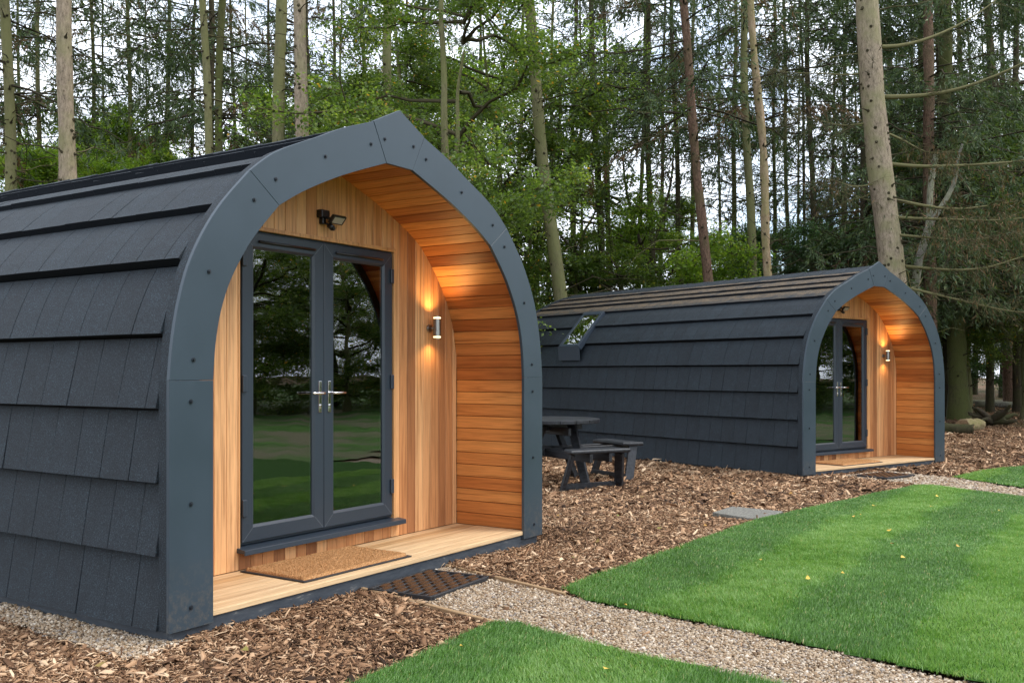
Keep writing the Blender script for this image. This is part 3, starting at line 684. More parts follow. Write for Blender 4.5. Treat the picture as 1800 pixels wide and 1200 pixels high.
# mats on the decks and on the gravel
def doormat(pod, label, rz):
    x0, y0, z0 = on_pod(pod, -.275, .355, .1135)
    r = empty('doormat', label, 'doormat', (x0, y0, z0), pod.rotation_euler[2] + rz, 'coir doormats on the decks')
    b = MB(); b.box(-.50, .50, -.285, .285, 0, .008); b.build('rubber_base', M['rubber'], r, .003, 2)
    nx, ny = 190, 110; X, Y = np.meshgrid(np.linspace(-.478, .478, nx), np.linspace(-.262, .262, ny), indexing='ij')
    Z = .024 + rng.uniform(-.006, .006, X.shape); ed = (np.abs(X) > .473) | (np.abs(Y) > .257); Z[ed] = .0081
    X = X + rng.uniform(-.002, .002, X.shape); Y = Y + rng.uniform(-.002, .002, X.shape)
    I = np.arange(nx * ny).reshape(nx, ny); F = np.stack([I[:-1, :-1], I[1:, :-1], I[1:, 1:], I[:-1, 1:]], -1).reshape(-1, 4)
    link('coir_pile', np_mesh('coir_pile', np.stack([X, Y, Z], -1).reshape(-1, 3), F, M['coir']), r)
doormat(podA, 'orange coir doormat on the deck of the pod without a skylight', R(-.5))
doormat(podB, 'orange coir doormat on the deck of the skylit pod', R(1))

def scraper(label, loc, rz):
    r = empty('scraper_mat', label, 'scraper mat', loc, rz, 'rubber scraper mats on the gravel'); b = MB(); w, dp, n = .66, .46, 8
    for i in range(n + 1): y = -dp / 2 + dp * i / n; b.box(-w / 2, w / 2, y - .006, y + .006, .0, .022)
    for i in range(n):
        for k in range(6):
            xx = -w / 2 + w * (k + (.5 if i % 2 else 0)) / 5.5
            if abs(xx) <= w / 2: b.box(xx - .006, xx + .006, -dp / 2 + dp * i / n + .006, -dp / 2 + dp * (i + 1) / n - .006, .0, .020)
    for sx in (-1, 1): b.box(sx * w / 2 - .012, sx * w / 2 + .012, -dp / 2 - .008, dp / 2 + .008, -.004, .026)
    for sy in (-1, 1): b.box(-w / 2 + .0125, w / 2 - .0125, sy * dp / 2 - .0115, sy * dp / 2 + .0115, -.004, .025)
    b.build('frame', M['rubber'], r, .003, 1)
    b = MB()
    for i in range(n):
        yc = -dp / 2 + dp * (i + .5) / n
        for k in range(6):
            xa = -w / 2 + w * (k - (.0 if i % 2 == 0 else .5)) / 5.5 + .016; xb = xa + w / 5.5 - .032; xa, xb = max(xa, -w / 2 + .014), min(xb, w / 2 - .014)
            if xb - xa > .03: b.tube([(xa, yc, .010), ((xa + xb) / 2, yc, .014), (xb, yc, .010)], .0185, 8)
    b.build('brush_insert', M['bristle'], r)
scraper('black rubber scraper mat with brown brushes on the wide gravel path', (-.01, -.27, -.002), R(4))
scraper('black rubber scraper mat with brown brushes before the skylit pod', (8.98, -1.13, float(gz(9, -1.1)) + .004), R(-20))

for a, c, lab in (((-.335, .02), (-.565, -1.16), 'weathered timber edging board between the bark and the scraper mat'), ((.545, .02), (.235, -1.13), 'thin timber edging board along the gravel below the open bark bed')):
    a, c = np.array(a), np.array(c); L_ = np.linalg.norm(c - a); o = empty('edging_board', lab, 'edging board', (*a, 0), math.atan2(*(c - a)[::-1]) - pi / 2, 'timber edging boards of the path')
    b = MB(); b.box(-.014, .014, 0, L_, -.05, .015); b.build('board', M['edging_wood'], o, .003, 1)

o = empty('drain_cover', 'grey concrete slab lying in the bark beside the lawn edge', 'drain cover', (4.24, -.84, -.045), R(-1))
b = MB(); b.hexa([(-.36, -.28, 0), (.30, -.28, 0), (.36, .27, 0), (-.16, .27, 0)], [(-.36, -.28, .045), (.30, -.28, .045), (.36, .27, .045), (-.16, .27, .045)]); b.build('slab', M['concrete'], o, .008, 2)

# ---------------------------------------------------------------- picnic table
def picnic_table():
    r = empty('picnic_table', 'round black timber picnic table with attached benches between the pods', 'picnic table', (6.0, 2.44, float(gz(6, 2.4)) + .005), R(-117.7 + 90)); r.scale = (1, 1, 1.09)
    # local: bench directions are -y, +x, +y, -x
    b = MB(); n = 48
    rad = .66
    for i in range(6):                                                  # planks cut to a circle
        x0, x1 = -rad + i * rad / 3 + .003, -rad + (i + 1) * rad / 3 - .003; xs = np.linspace(x0, x1, 9); ys = np.sqrt(np.maximum(rad ** 2 - xs ** 2, .0004))
        top = [(a, -c) for a, c in zip(xs, ys)] + [(a, c) for a, c in zip(xs[::-1], ys[::-1])]; k = len(top)
        b.add([(a, c, .705) for a, c in top] + [(a, c, .75) for a, c in top], [tuple(range(k)), tuple(range(2 * k - 1, k - 1, -1))] + [(q, (q + 1) % k, k + (q + 1) % k, k + q) for q in range(k)])
    b.build('tabletop', M['table'], r, .006, 2)
    def beam(b, p, q, w, t):
        p, q = np.array(p, float), np.array(q, float); d = (q - p) / np.linalg.norm(q - p); ref = np.array([0, 0, 1.0])
        if abs(d[2]) > .8: ref = np.array([p[0] + q[0], p[1] + q[1], 0]); ref = ref / (np.linalg.norm(ref) + 1e-6)
        u = np.cross(d, ref); u /= np.linalg.norm(u); v = np.cross(u, d)
        A = [p + u * a * t / 2 + v * c * w / 2 for a, c in ((-1, -1), (1, -1), (1, 1), (-1, 1))]; B = [q + u * a * t / 2 + v * c * w / 2 for a, c in ((-1, -1), (1, -1), (1, 1), (-1, 1))]
        b.hexa(A, B)
    b = MB()
    for k in range(2):
        for s in (-1, 1):
            o = s * .14; z = .405 - .0 if k == 0 else .355
            A, B = ((o, -1.2, z - .048), (o, 1.2, z - .048)) if k == 0 else ((-1.2, o, z + .005), (1.2, o, z + .005))
            beam(b, A, B, .095, .045)
    for k in range(2):
        beam(b, (-.5, 0, .655) if k else (0, -.5, .70 - .09), (.5, 0, .655) if k else (0, .5, .70 - .09), .09, .045)
    b.build('bearer', M['table'], r, .004, 1)
    for k in range(4):
        a = k * pi / 2; c, s = cos(a), sin(a)
        def W_(x, y, z): return (c * x - s * y, s * x + c * y, z)       # local bench frame: outward is -y
        b = MB()
        V = []; rr_ = .05
        out_ = [(-.44, -1.21), (.44, -1.21), (.36, -.92), (-.36, -.92)]
        b.hexa([W_(x, y, .408) for x, y in out_], [W_(x, y, .452) for x, y in out_]); b.build('bench_seat', M['table'], r, .018, 3)
        for sx in (-1, 1):
            b = MB(); beam(b, W_(sx * .34, -1.10, .406), W_(sx * .42, -.97, -.03), .115, .05); b.build('leg', M['table'], r, .004, 1)
        b = MB(); beam(b, W_(-.40, -.955, .03), W_(.40, -.955, .03), .07, .045); b.build('rail', M['table'], r, .004, 1)
        b = MB(); beam(b, W_(.21, -.20, .705), W_(.21, -.56, -.03), .115, .05); b.build('post', M['table'], r, .004, 1)
picnic_table()

# inside the pods
def bed(pod):
    r = empty('bed', 'bed with a red striped blanket seen through the glass of the skylit pod', 'bed', on_pod(pod, -.45, 1.9, .2), pod.rotation_euler[2])
    b = MB(); b.box(-.7, .7, -.9, .95, 0, .28); b.build('base', M['dark_in'], r, .01); b = MB(); b.box(-.7, .7, -.9, .95, .281, .44); b.build('blanket', M['fabric_red'], r, .05, 3)
bed(podB)
def curtain(pod, label, x0):
    r = empty('curtain', label, 'curtain', on_pod(pod, x0, WY + .13, .25), pod.rotation_euler[2])
    b = MB(); n = 60; xs = np.linspace(0, .26, n); ys = .018 * np.sin(xs * 150) ; 
    V = [(a, c + t, z) for t in (0, .004) for z in (0, 2.0) for a, c in zip(xs, ys)]
    F = [(i, i + 1, n + i + 1, n + i) for i in range(n - 1)] + [(2 * n + i, 3 * n + i, 3 * n + i + 1, 2 * n + i + 1) for i in range(n - 1)]
    b.add(V, F, True); b.build('drape', M['curtain'], r)
curtain(podA, 'dark green curtain drawn back inside the glass door', .40)

# ---------------------------------------------------------------- trees
def rot_z(V, a): c, s = cos(a), sin(a); return np.stack([V[..., 0] * c - V[..., 1] * s, V[..., 0] * s + V[..., 1] * c, V[..., 2]], -1)

def bundle(parts):
    """list of (V, F4, tint, midx) -> arrays"""
    o = 0; Vs, Fs, Ts, Ms = [], [], [], []
    for V, F, tn_, mi in parts:
        if len(V) == 0: continue
        Vs.append(V); Fs.append(np.asarray(F) + o); o += len(V); Ts.append(np.broadcast_to(tn_, (len(V),))); Ms.append(np.full(len(F), mi))
    return np.concatenate(Vs), np.concatenate(Fs), np.concatenate(Ts), np.concatenate(Ms)

def strips(base, dirs, length, width, up, tint, mi):
    """many leaf or needle quads (pointed at both ends)"""
    n = len(base); d = dirs / (np.linalg.norm(dirs, axis=1)[:, None] + 1e-9); s = np.cross(d, up); s /= np.linalg.norm(s, axis=1)[:, None] + 1e-9
    m_ = base + d * (length * .45)[:, None]; e = base + d * length[:, None]; s = s * (width / 2)[:, None]
    V = np.stack([base, m_ + s, e, m_ - s], 1).reshape(-1, 3); F = np.arange(n * 4).reshape(n, 4)
    return V, F, np.repeat(tint, 4), mi

def make_trunk(H, r0, seed, sides=14, stubs=30, bend=.10, rtop=.25, mats=None, forks=(), lumps=.05):
    g_ = np.random.default_rng(seed); k = 40; z = np.linspace(-.3, H, k); u = z / H
    ph = g_.uniform(0, 6, 4)
    path = np.stack([bend * np.sin(u * 5 + ph[0]) * u * 1.2 + .03 * np.sin(u * 23 + ph[1]), bend * np.sin(u * 4 + ph[2]) * u * 1.2 + .03 * np.sin(u * 19 + ph[3]), z], -1)
    rad = r0 * (1 - (1 - rtop) * np.clip(u, 0, 1) ** .9) * (1 + .35 * np.exp(-np.clip(z, 0, 9) / .28)) * (1 + lumps * .6 * g_.standard_normal(k))
    V, F = tube(path, rad, sides); V = V + g_.normal(0, 1, V.shape) * rad.repeat(sides)[:, None] * lumps * [1, 1, .3]
    parts = [(V, F, .5, 0)]
    for _ in range(stubs):
        zz = g_.uniform(.8, min(H * .62, 13)); i = np.interp(zz, z, np.arange(k)); c = np.array([np.interp(zz, z, path[:, j]) for j in range(3)]); rr_ = np.interp(zz, z, rad)
        a = g_.uniform(0, 2 * pi); d = np.array([cos(a), sin(a), g_.uniform(-.35, .5)]); ln = g_.choice([.02, .05, .12, .3])
        V, F = tube([c + d * rr_ * .85, c + d * (rr_ + .012), c + d * (rr_ + ln * .5), c + d * (rr_ + ln) + [0, 0, -.02]], [.038 * (r0 / .14) ** .5, .020, .009, .004], 6); parts.append((V, F, .2, 1))
    for (z0, dx, dy, dz, rf_) in forks:
        c = np.array([np.interp(z0, z, path[:, j]) for j in range(3)]); q = np.linspace(0, 1, 9)[:, None]
        pth = c + q * np.array([dx, dy, dz]) + np.sin(q * pi) * np.array([dx, dy, 0]) * .25 + .05 * np.sin(q * 9 + ph[0])
        V, F = tube(pth, r0 * rf_ * np.linspace(1, .35, 9), 8); parts.append((V, F, .5, 0))
    V, F, T, I_ = bundle(parts)
    return np_mesh('trunk', V, F, [mats, M['twig']], T, I_, True)

def twig_tubes(g_, starts, dirs, lens, r, droop, seg=4, tint=.5, curl=.15):
    """thin three-sided twigs, vectorised"""
    n = len(starts); u = np.linspace(0, 1, seg + 1); d = dirs / (np.linalg.norm(dirs, axis=1)[:, None] + 1e-9)
    P = starts[:, None] + d[:, None] * (u[None, :, None] * lens[:, None, None]); P[..., 2] -= droop[:, None] * lens[:, None] * u[None] ** 2
    P += g_.normal(0, 1, P.shape) * (u[None, :, None] * lens[:, None, None]) * curl * .25
    s = np.cross(d, [0, 0, 1.0]); s /= np.linalg.norm(s, axis=1)[:, None] + 1e-6; w = np.cross(s, d)
    rad = r[:, None] * (1 - .75 * u[None]); a = np.array([0, 2.1, 4.2])
    V = P[:, :, None] + rad[:, :, None, None] * (np.cos(a)[None, None, :, None] * s[:, None, None] + np.sin(a)[None, None, :, None] * w[:, None, None])
    I = np.arange(n * (seg + 1) * 3).reshape(n, seg + 1, 3); J = np.roll(I, -1, 2)
    F = np.stack([I[:, :-1], J[:, :-1], J[:, 1:], I[:, 1:]], -1).reshape(-1, 4)
    return (V.reshape(-1, 3), F, np.repeat(tint, (seg + 1) * 3) if np.ndim(tint) else tint, 0), P

def spruce_crown(seed, H, zdead, zlive, dens=1.0, dead=.6, spread=1.0, brown=.1, name='crown', boughs=4.4):
    g_ = np.random.default_rng(seed); parts = []
    # dead lower branches with bare side twigs
    n = int((zlive + 1.5 - zdead) * 9 * dead)
    if n > 0:
        z = g_.uniform(zdead, zlive + 1.5, n); a = g_.uniform(0, 2 * pi, n); ln = g_.gamma(2.6, .45, n).clip(.25, 2.6)
        st = np.stack([np.cos(a) * .08, np.sin(a) * .08, z], -1); d = np.stack([np.cos(a), np.sin(a), g_.uniform(-.25, .45, n)], -1)
        tube_, P = twig_tubes(g_, st, d, ln, .006 + .006 * ln, g_.uniform(-.12, .3, n), 5, g_.uniform(.1, 1, n) ** 1.5, .25); parts.append(tube_)
        k = 9; i = np.repeat(np.arange(n), k); j = g_.integers(2, 6, n * k); s = P[i, j]; dd = d[i] * .55 + g_.normal(0, .5, (n * k, 3)); l2 = ln[i] * g_.uniform(.12, .4, n * k)
        tube_, P2 = twig_tubes(g_, s, dd, l2, np.full(n * k, .0036), g_.uniform(0, .5, n * k), 3, g_.uniform(.0, .8, n * k), .3); parts.append(tube_)
    # live boughs with hanging sprays
    n = int((H - zlive) * boughs); z = zlive + (H - zlive) * g_.random(n) ** 2.1; a = g_.uniform(0, 2 * pi, n)
    fr = (H - z) / (H - zlive); ln = (.5 + 2.5 * fr ** .8) * g_.uniform(.65, 1.2, n) * spread
    st = np.stack([np.cos(a) * .06, np.sin(a) * .06, z], -1); d = np.stack([np.cos(a), np.sin(a), g_.uniform(-.35, .25, n)], -1)
    tube_, P = twig_tubes(g_, st, d, ln, .010 + .006 * ln, g_.uniform(.0, .25, n), 6, .1, .15); parts.append(tube_)
    br_dead = g_.random(n) < brown
    k = int(20 * dens); i = np.repeat(np.arange(n), k); u = g_.uniform(.18, 1, n * k) * 6; j = np.floor(u).astype(int).clip(0, 5); f = (u - j)[:, None]
    s = P[i, j] * (1 - f) + P[i, j + 1] * f; side = np.cross(d[i], [0, 0, 1.0]); side /= np.linalg.norm(side, axis=1)[:, None]
    sg = np.where(g_.random(n * k) < .5, -1, 1)[:, None]
    dd = side * sg * g_.uniform(.3, 1, (n * k, 1)) + d[i] * .6 + np.stack([0 * u, 0 * u, -g_.uniform(.1, 1.1, n * k)], -1); l2 = (.22 + .5 * g_.random(n * k)) * np.clip(ln[i] / 2, .5, 1)
    tube_, P2 = twig_tubes(g_, s, dd, l2, np.full(n * k, .004), g_.uniform(.2, .8, n * k), 3, .1, .2); parts.append(tube_)
    m_ = 13; ii = np.repeat(np.arange(n * k), m_); uu = g_.uniform(.05, 1, n * k * m_) * 3; jj = np.floor(uu).astype(int).clip(0, 2); ff = (uu - jj)[:, None]
    b0 = P2[ii, jj] * (1 - ff) + P2[ii, jj + 1] * ff; dv = dd[ii] / np.linalg.norm(dd[ii], axis=1)[:, None] + g_.normal(0, .55, b0.shape); dv[:, 2] -= .35
    tt = np.clip(g_.normal(.42, .2, len(b0)), 0, .8); tt = np.where(br_dead[i][ii], g_.uniform(.84, 1, len(b0)), tt)
    V, F, T, _ = strips(b0, dv, g_.uniform(.08, .22, len(b0)), g_.uniform(.020, .042, len(b0)), g_.normal(0, 1, b0.shape), tt, 1); parts.append((V, F, T, 1))
    V, F, T, I_ = bundle(parts)
    return np_mesh(name, V, F, [M['twig'], M['needle']], T, I_)

def leafy_crown(seed, H, z0, rad, leaf, lmat, n_limb=16, per=26, leaves=34, flat=.55, name='crown', trunk_h=None, hollow=.36, lsize=1.0):
    """limbs, twigs, then sprays of leaves round the twig ends"""
    g_ = np.random.default_rng(seed); parts = []
    z = z0 * .8 + (H * .9 - z0 * .8) * g_.random(n_limb) ** .9; a = np.arange(n_limb) * 2.4 + g_.uniform(-.5, .5, n_limb)
    pf = np.clip(np.sin(np.clip((z - z0 * .6) / (H - z0 * .6), .08, .97) * pi) ** .6, .35, 1); ln = rad * pf * g_.uniform(.75, 1.15, n_limb)
    st = np.stack([0 * z, 0 * z, z], -1); d = np.stack([np.cos(a), np.sin(a), g_.uniform(.0, .75, n_limb)], -1)
    tube_, P = twig_tubes(g_, st, d, ln, .012 + .012 * ln, g_.uniform(-.1, .2, n_limb), 6, .35, .25); parts.append(tube_)
    k = per; i = np.repeat(np.arange(n_limb), k); u = (hollow + (1 - hollow) * g_.random(n_limb * k)) * 6; j = np.floor(u).astype(int).clip(0, 5); f = (u - j)[:, None]
    s = P[i, j] * (1 - f) + P[i, j + 1] * f; dd = d[i] * .6 + g_.normal(0, .75, s.shape) * [1, 1, .6]; l2 = g_.uniform(.25, .85, len(s)) * rad / 2.6
    tube_, P2 = twig_tubes(g_, s, dd, l2, np.full(len(s), .0055), g_.uniform(0, .4, len(s)), 3, .3, .3); parts.append(tube_)
    m_ = leaves; n = len(s); ii = np.repeat(np.arange(n), m_); uu = g_.beta(2.2, 1.1, n * m_) * 3; jj = np.floor(uu).astype(int).clip(0, 2); ff = (uu - jj)[:, None]
    b0 = P2[ii, jj] * (1 - ff) + P2[ii, jj + 1] * ff + g_.normal(0, .10, (n * m_, 3)) * [1, 1, flat]
    dv = g_.normal(0, 1, b0.shape) * [1, 1, .55] + [0, 0, -.25]; upv = g_.normal(0, .55, b0.shape) + [0, 0, 1.0]
    tone = np.clip(g_.normal(.45, .13, n), .1, .8)[ii]; tt = np.clip(tone + g_.normal(0, .14, len(b0)), 0, .88); tt[g_.random(len(tt)) < .014] = g_.uniform(.93, 1)
    sz = g_.uniform(.034, .068, len(b0)) * lsize
    V, F, T, _ = strips(b0, dv, sz, sz * .66, upv, tt, 1); parts.append((V, F, T, 1))
    V, F, T, I_ = bundle(parts)
    return np_mesh(name, V, F, [M['twig'], lmat], T, I_)

CR = {'tall': [spruce_crown(11, 23, 1.8, 8.0, dens=.9, boughs=2.7, brown=.05), spruce_crown(12, 21, 1.6, 9.2, dead=.6, boughs=2.6, brown=.1), spruce_crown(13, 24, 2.0, 10.5, boughs=2.7, brown=.07), spruce_crown(14, 22, 1.5, 7.2, dens=.85, boughs=2.6, brown=.12)],
      'bare': [spruce_crown(21, 23, 1.8, 13.0, dead=.45, dens=.7, boughs=3), spruce_crown(22, 24, 2.2, 14, dead=.35, dens=.7, boughs=3)],
      'low': [spruce_crown(31, 19, 1.0, 3.5, dens=1.15, dead=.2, spread=1.3, brown=.01, boughs=5.6), spruce_crown(32, 17, .8, 4.2, dens=1.1, dead=.2, spread=1.3, brown=.03, boughs=5.6)]}
TALL_T = {k: [make_trunk(23, .13, 40 + i, 10, 26, .12, .2, M[k]) for i in range(2)] for k in ('bark_green', 'bark_dark', 'bark_moss')}
ntree = [0]
def put_tree(name, label, cat, px, depth, trunk, crown, lean=0.0, spin=None, scale=1.0, sxy=1.0, group=None, sink=.05):
    """px: photo column of the stem at the ground"""
    x, y = at(px, depth); r = empty(name, label, cat, (x, y, float(gz(x, y)) - sink), 0, group)
    from mathutils import Matrix, Vector
    ax = Vector((FWD[0], FWD[1], 0)); sp = random.uniform(0, 6.28) if spin is None else spin
    q = Matrix.Rotation(lean, 4, ax) @ Matrix.Rotation(sp, 4, 'Z')
    r.rotation_euler = q.to_euler()
    if trunk is not None: o = link('trunk', trunk, r); o.scale = (sxy, sxy, scale)
    if crown is not None: o = link('crown', crown, r); o.scale = (scale, scale, scale)
    ntree[0] += 1
    return r

def stem(name, label, pxt, pyt, pxb, pyb, w, depth, bk, crown, cat='tree', **kw):
    """a stem known from two points of its axis in the photo and its width in pixels"""
    base_y = HZ + FPX * (CAM[2] - .1) / depth; sl = (pxt - pxb) / (pyb - pyt); px0 = pxb - sl * (base_y - pyb)
    r0 = w * depth / FPX / 2 * 1.12; H = kw.pop('H', 23)
    tr = make_trunk(H, r0, int(pxb * 7 + depth), kw.pop('sides', 14), kw.pop('stubs', 60), kw.pop('bend', .12), kw.pop('rtop', .3), M[bk], kw.pop('forks', ()), kw.pop('lumps', .03))
    return put_tree(name, label, cat, px0, depth, tr, crown, lean=math.atan(sl), **kw)

T_, B_, LW = CR['tall'], CR['bare'], CR['low']
G1 = 'tall spruces of the wood'
stem('spruce_tree', 'greenish spruce stem leaning in at the outer end of the wood', 12, 0, 24, 360, 21, 20, 'bark_moss', T_[3], group=G1)
stem('spruce_tree', 'stout pale tan spruce trunk with dark knots, behind the clean-roofed pod', 121, 0, 123, 340, 30, 16, 'bark_pale', B_[0], group=G1)
stem('spruce_tree', 'slender pale spruce stem hard beside the stout tan trunk', 103, 0, 101, 340, 10, 23, 'bark_pale', T_[1], group=G1)
stem('spruce_tree', 'thin dark green spruce stem standing just past the stout tan trunk', 162, 0, 166, 340, 8.5, 29, 'bark_green', T_[0], group=G1)
stem('spruce_tree', 'thin mossy spruce stem alone in the open sky gap', 228, 0, 232, 320, 9, 28, 'bark_green', T_[2], group=G1)
stem('spruce_tree', 'thin dark spruce stem next to the pale curved yellowish stem', 339, 0, 333, 290, 7.5, 31, 'bark_dark', T_[1], group=G1)
stem('spruce_tree', 'slim yellow-green spruce stem, slightly curved', 350, 0, 357, 290, 15, 18, 'bark_moss', B_[1], group=G1, bend=.25)
stem('spruce_tree', 'dark brown spruce stem tucked behind a stouter greenish one', 372, 0, 374, 290, 13, 26, 'bark_dark', T_[0], group=G1)
stem('spruce_tree', 'greenish brown spruce stem paired with a darker one', 390, 0, 386, 290, 16, 22, 'bark_green', T_[3], group=G1)
stem('spruce_tree', 'very thin dark spruce stem before the pair of pale thick trunks', 468, 0, 472, 260, 6.5, 33, 'bark_dark', T_[2], group=G1)
stem('spruce_tree', 'thick straight moss-tinted trunk, one of two rising over the arch shoulder', 493, 0, 495, 260, 24, 18, 'bark_moss', B_[0], group=G1)
stem('spruce_tree', 'thick pale trunk leaning slightly, one of two rising over the arch shoulder', 523, 0, 535, 240, 26, 17, 'bark_pale', B_[1], group=G1)
stem('spruce_tree', 'thin dark spruce stem close behind the leaning pale trunk', 542, 0, 550, 240, 9, 29, 'bark_dark', T_[0], group=G1)
stem('spruce_tree', 'thin dark spruce stem above the flat of the arch', 641, 0, 644, 220, 9.5, 28, 'bark_green', T_[1], group=G1)
stem('spruce_tree', 'mossy spruce trunk rising just behind the arch peak', 677, 0, 681, 200, 19, 20, 'bark_moss', B_[0], group=G1)
stem('spruce_tree', 'leaning brown-grey trunk passing through the leafy tree toward the far roof end', 926, 0, 984, 520, 24, 21.6, 'bark_moss', T_[2], group=G1, bend=.05)
stem('spruce_tree', 'dark straight stem at the thin edge of the leafy crown', 1042, 0, 1056, 440, 13, 27, 'bark_dark', T_[3], group=G1)
stem('spruce_tree', 'dark stem with a crooked fork standing in the bright sky gap', 1136, 0, 1147, 420, 12, 28, 'bark_dark', T_[1], group=G1, forks=[(4.2, -.9, .2, 3.4, .6), (5.0, .8, -.2, 3.0, .5)])
stem('spruce_tree', 'narrow dark stem beside the reddish scaly trunk', 1186, 0, 1193, 420, 10, 30, 'bark_dark', T_[0], group=G1)
stem('spruce_tree', 'reddish brown scaly trunk leaning behind the skylit roof', 1203, 0, 1243, 490, 18, 21.5, 'bark_brown', T_[3], group=G1, bend=.05, lumps=.06)
stem('spruce_tree', 'mossy upright trunk beside the pale broken dead stem', 1305, 0, 1321, 470, 16, 24, 'bark_moss', T_[0], group=G1)
stem('dead_tree', 'pale barkless dead stem with broken stubs', 1316, 0, 1350, 480, 15, 21, 'bark_snag', None, H=14, stubs=55, rtop=.6, lumps=.08, cat='dead tree')
stem('spruce_tree', 'thin straight stem in the narrow bright gap past the dead stem', 1383, 0, 1386, 420, 8, 30, 'bark_green', T_[1], group=G1)
stem('spruce_tree', 'dark stem with a thinner one at its side, before the huge trunk', 1422, 0, 1430, 450, 11, 28, 'bark_dark', T_[2], group=G1)
stem('spruce_tree', 'thinnest dark stem leaning beside another dark stem', 1408, 0, 1412, 450, 6, 33, 'bark_dark', T_[3], group=G1)
stem('spruce_tree', 'dark trunk half behind the huge pale trunk', 1508, 0, 1520, 450, 15, 26, 'bark_dark', LW[0], group=G1)
big = stem('spruce_tree', 'huge pale knotty trunk with long mossy limbs, behind the skylit pod', 1524, 0, 1568, 480, 43, 19, 'bark_pale', B_[1], group=G1, sides=22, stubs=130, bend=.05, rtop=.45, lumps=.025)
stem('birch_tree', 'pale grey forked birch stem beside the arch of the skylit pod', 1640, 180, 1608, 500, 20, 22, 'bark_birch', None, H=6.4, forks=[(4.7, .5, -.2, 1.9, .5)], rtop=.4, cat='tree')
stem('spruce_tree', 'reddish straight trunk right of the birch fork', 1632, 200, 1635, 560, 22, 24, 'bark_brown', LW[1], group=G1)
stem('spruce_tree', 'dark narrow trunk between the reddish trunk and the broad mossy one', 1655, 200, 1664, 640, 14, 28, 'bark_dark', LW[0], group=G1)
stem('spruce_tree', 'broad dark mossy trunk with roots beside the log', 1672, 200, 1685, 720, 30, 27, 'bark_green', LW[1], group=G1, lumps=.05)
stem('spruce_tree', 'bare-footed brown trunk standing at the far fallen branches', 1752, 300, 1774, 700, 17, 33, 'bark_brown', LW[0], group=G1)
stem('spruce_tree', 'dark low-boughed spruce at the shady end of the wood', 1738, 200, 1742, 640, 12, 30, 'bark_dark', LW[1], group=G1)

# long limbs of the huge trunk, each a part of it
def limb(parent, z, az, ln, rise, r, seed, brown=0):
    g_ = np.random.default_rng(seed); u = np.linspace(0, 1, 12)[:, None]
    inv = parent.matrix_basis.to_3x3().inverted(); from mathutils import Vector
    d = np.array(inv @ Vector((cos(az), sin(az), 0)))
    P = np.array([0, 0, z]) + u * ln * d + np.concatenate([0 * u, 0 * u, rise * ln * (u ** 1.4) - .05 * ln * np.sin(u * pi)], 1) + .05 * np.sin(u * 7 + g_.uniform(0, 6, 3)) * u
    V, F = tube(P, r * np.linspace(1, .25, 12), 7); parts = [(V, F, .8, 0)]
    n = 34; i = g_.integers(3, 12, n); s = P[i]; dd = d + g_.normal(0, .7, (n, 3)) * [1, 1, .5]; l2 = g_.uniform(.2, .9, n)
    tb, P2 = twig_tubes(g_, s, dd, l2, np.full(n, .006), g_.uniform(0, .6, n), 4, g_.uniform(.2, .8, n), .3); parts.append(tb)
    k = 7; ii = np.repeat(np.arange(n), k); jj = g_.integers(1, 5, n * k); tb, P3_ = twig_tubes(g_, P2[ii, jj], dd[ii] * .5 + g_.normal(0, .6, (n * k, 3)), g_.uniform(.1, .45, n * k), np.full(n * k, .003), g_.uniform(.1, 1.2, n * k), 3, g_.uniform(.2, .9, n * k), .3); parts.append(tb)
    if brown:
        m_ = brown; kk = np.repeat(np.arange(n * k), m_); q = g_.integers(0, 4, len(kk)); b0 = P3_[kk, q]; dv = g_.normal(0, .5, b0.shape) + [0, 0, -.9]
        tt = np.clip(g_.normal(.36, .3, len(kk)), 0, 1); parts.append((*strips(b0, dv, g_.uniform(.06, .2, len(kk)), g_.uniform(.012, .024, len(kk)), g_.normal(0, 1, b0.shape), tt, 1)[:3], 1))
    V, F, T, I_ = bundle(parts)
    link('limb', np_mesh('limb', V, F, [M['twig'], M['needle_brown']], T, I_), parent)
azr = math.atan2(RGT[1], RGT[0])
for z, da, ln, rise, r, brown in ((7.9, .25, 3.2, .42, .045, 0), (6.9, -.2, 3.4, .22, .05, 0), (6.25, .5, 2.2, -.12, .03, 2), (5.6, -.1, 3.3, .05, .042, 3), (4.9, .15, 3.0, .0, .04, 6), (4.55, -.5, 2.8, -.05, .034, 6), (4.2, -.7, 2.2, -.1, .03, 4), (3.6, .1, 3.2, .08, .038, 2), (3.2, -.4, 2.5, -.25, .03, 1), (6.4, 3.0, 1.4, .1, .022, 0), (5.2, 3.3, 1.2, .0, .02, 1), (7.4, 2.8, 1.8, .15, .02, 0)):
    limb(big, z, azr + da, ln, rise, r, int(z * 100 + da * 10), brown)

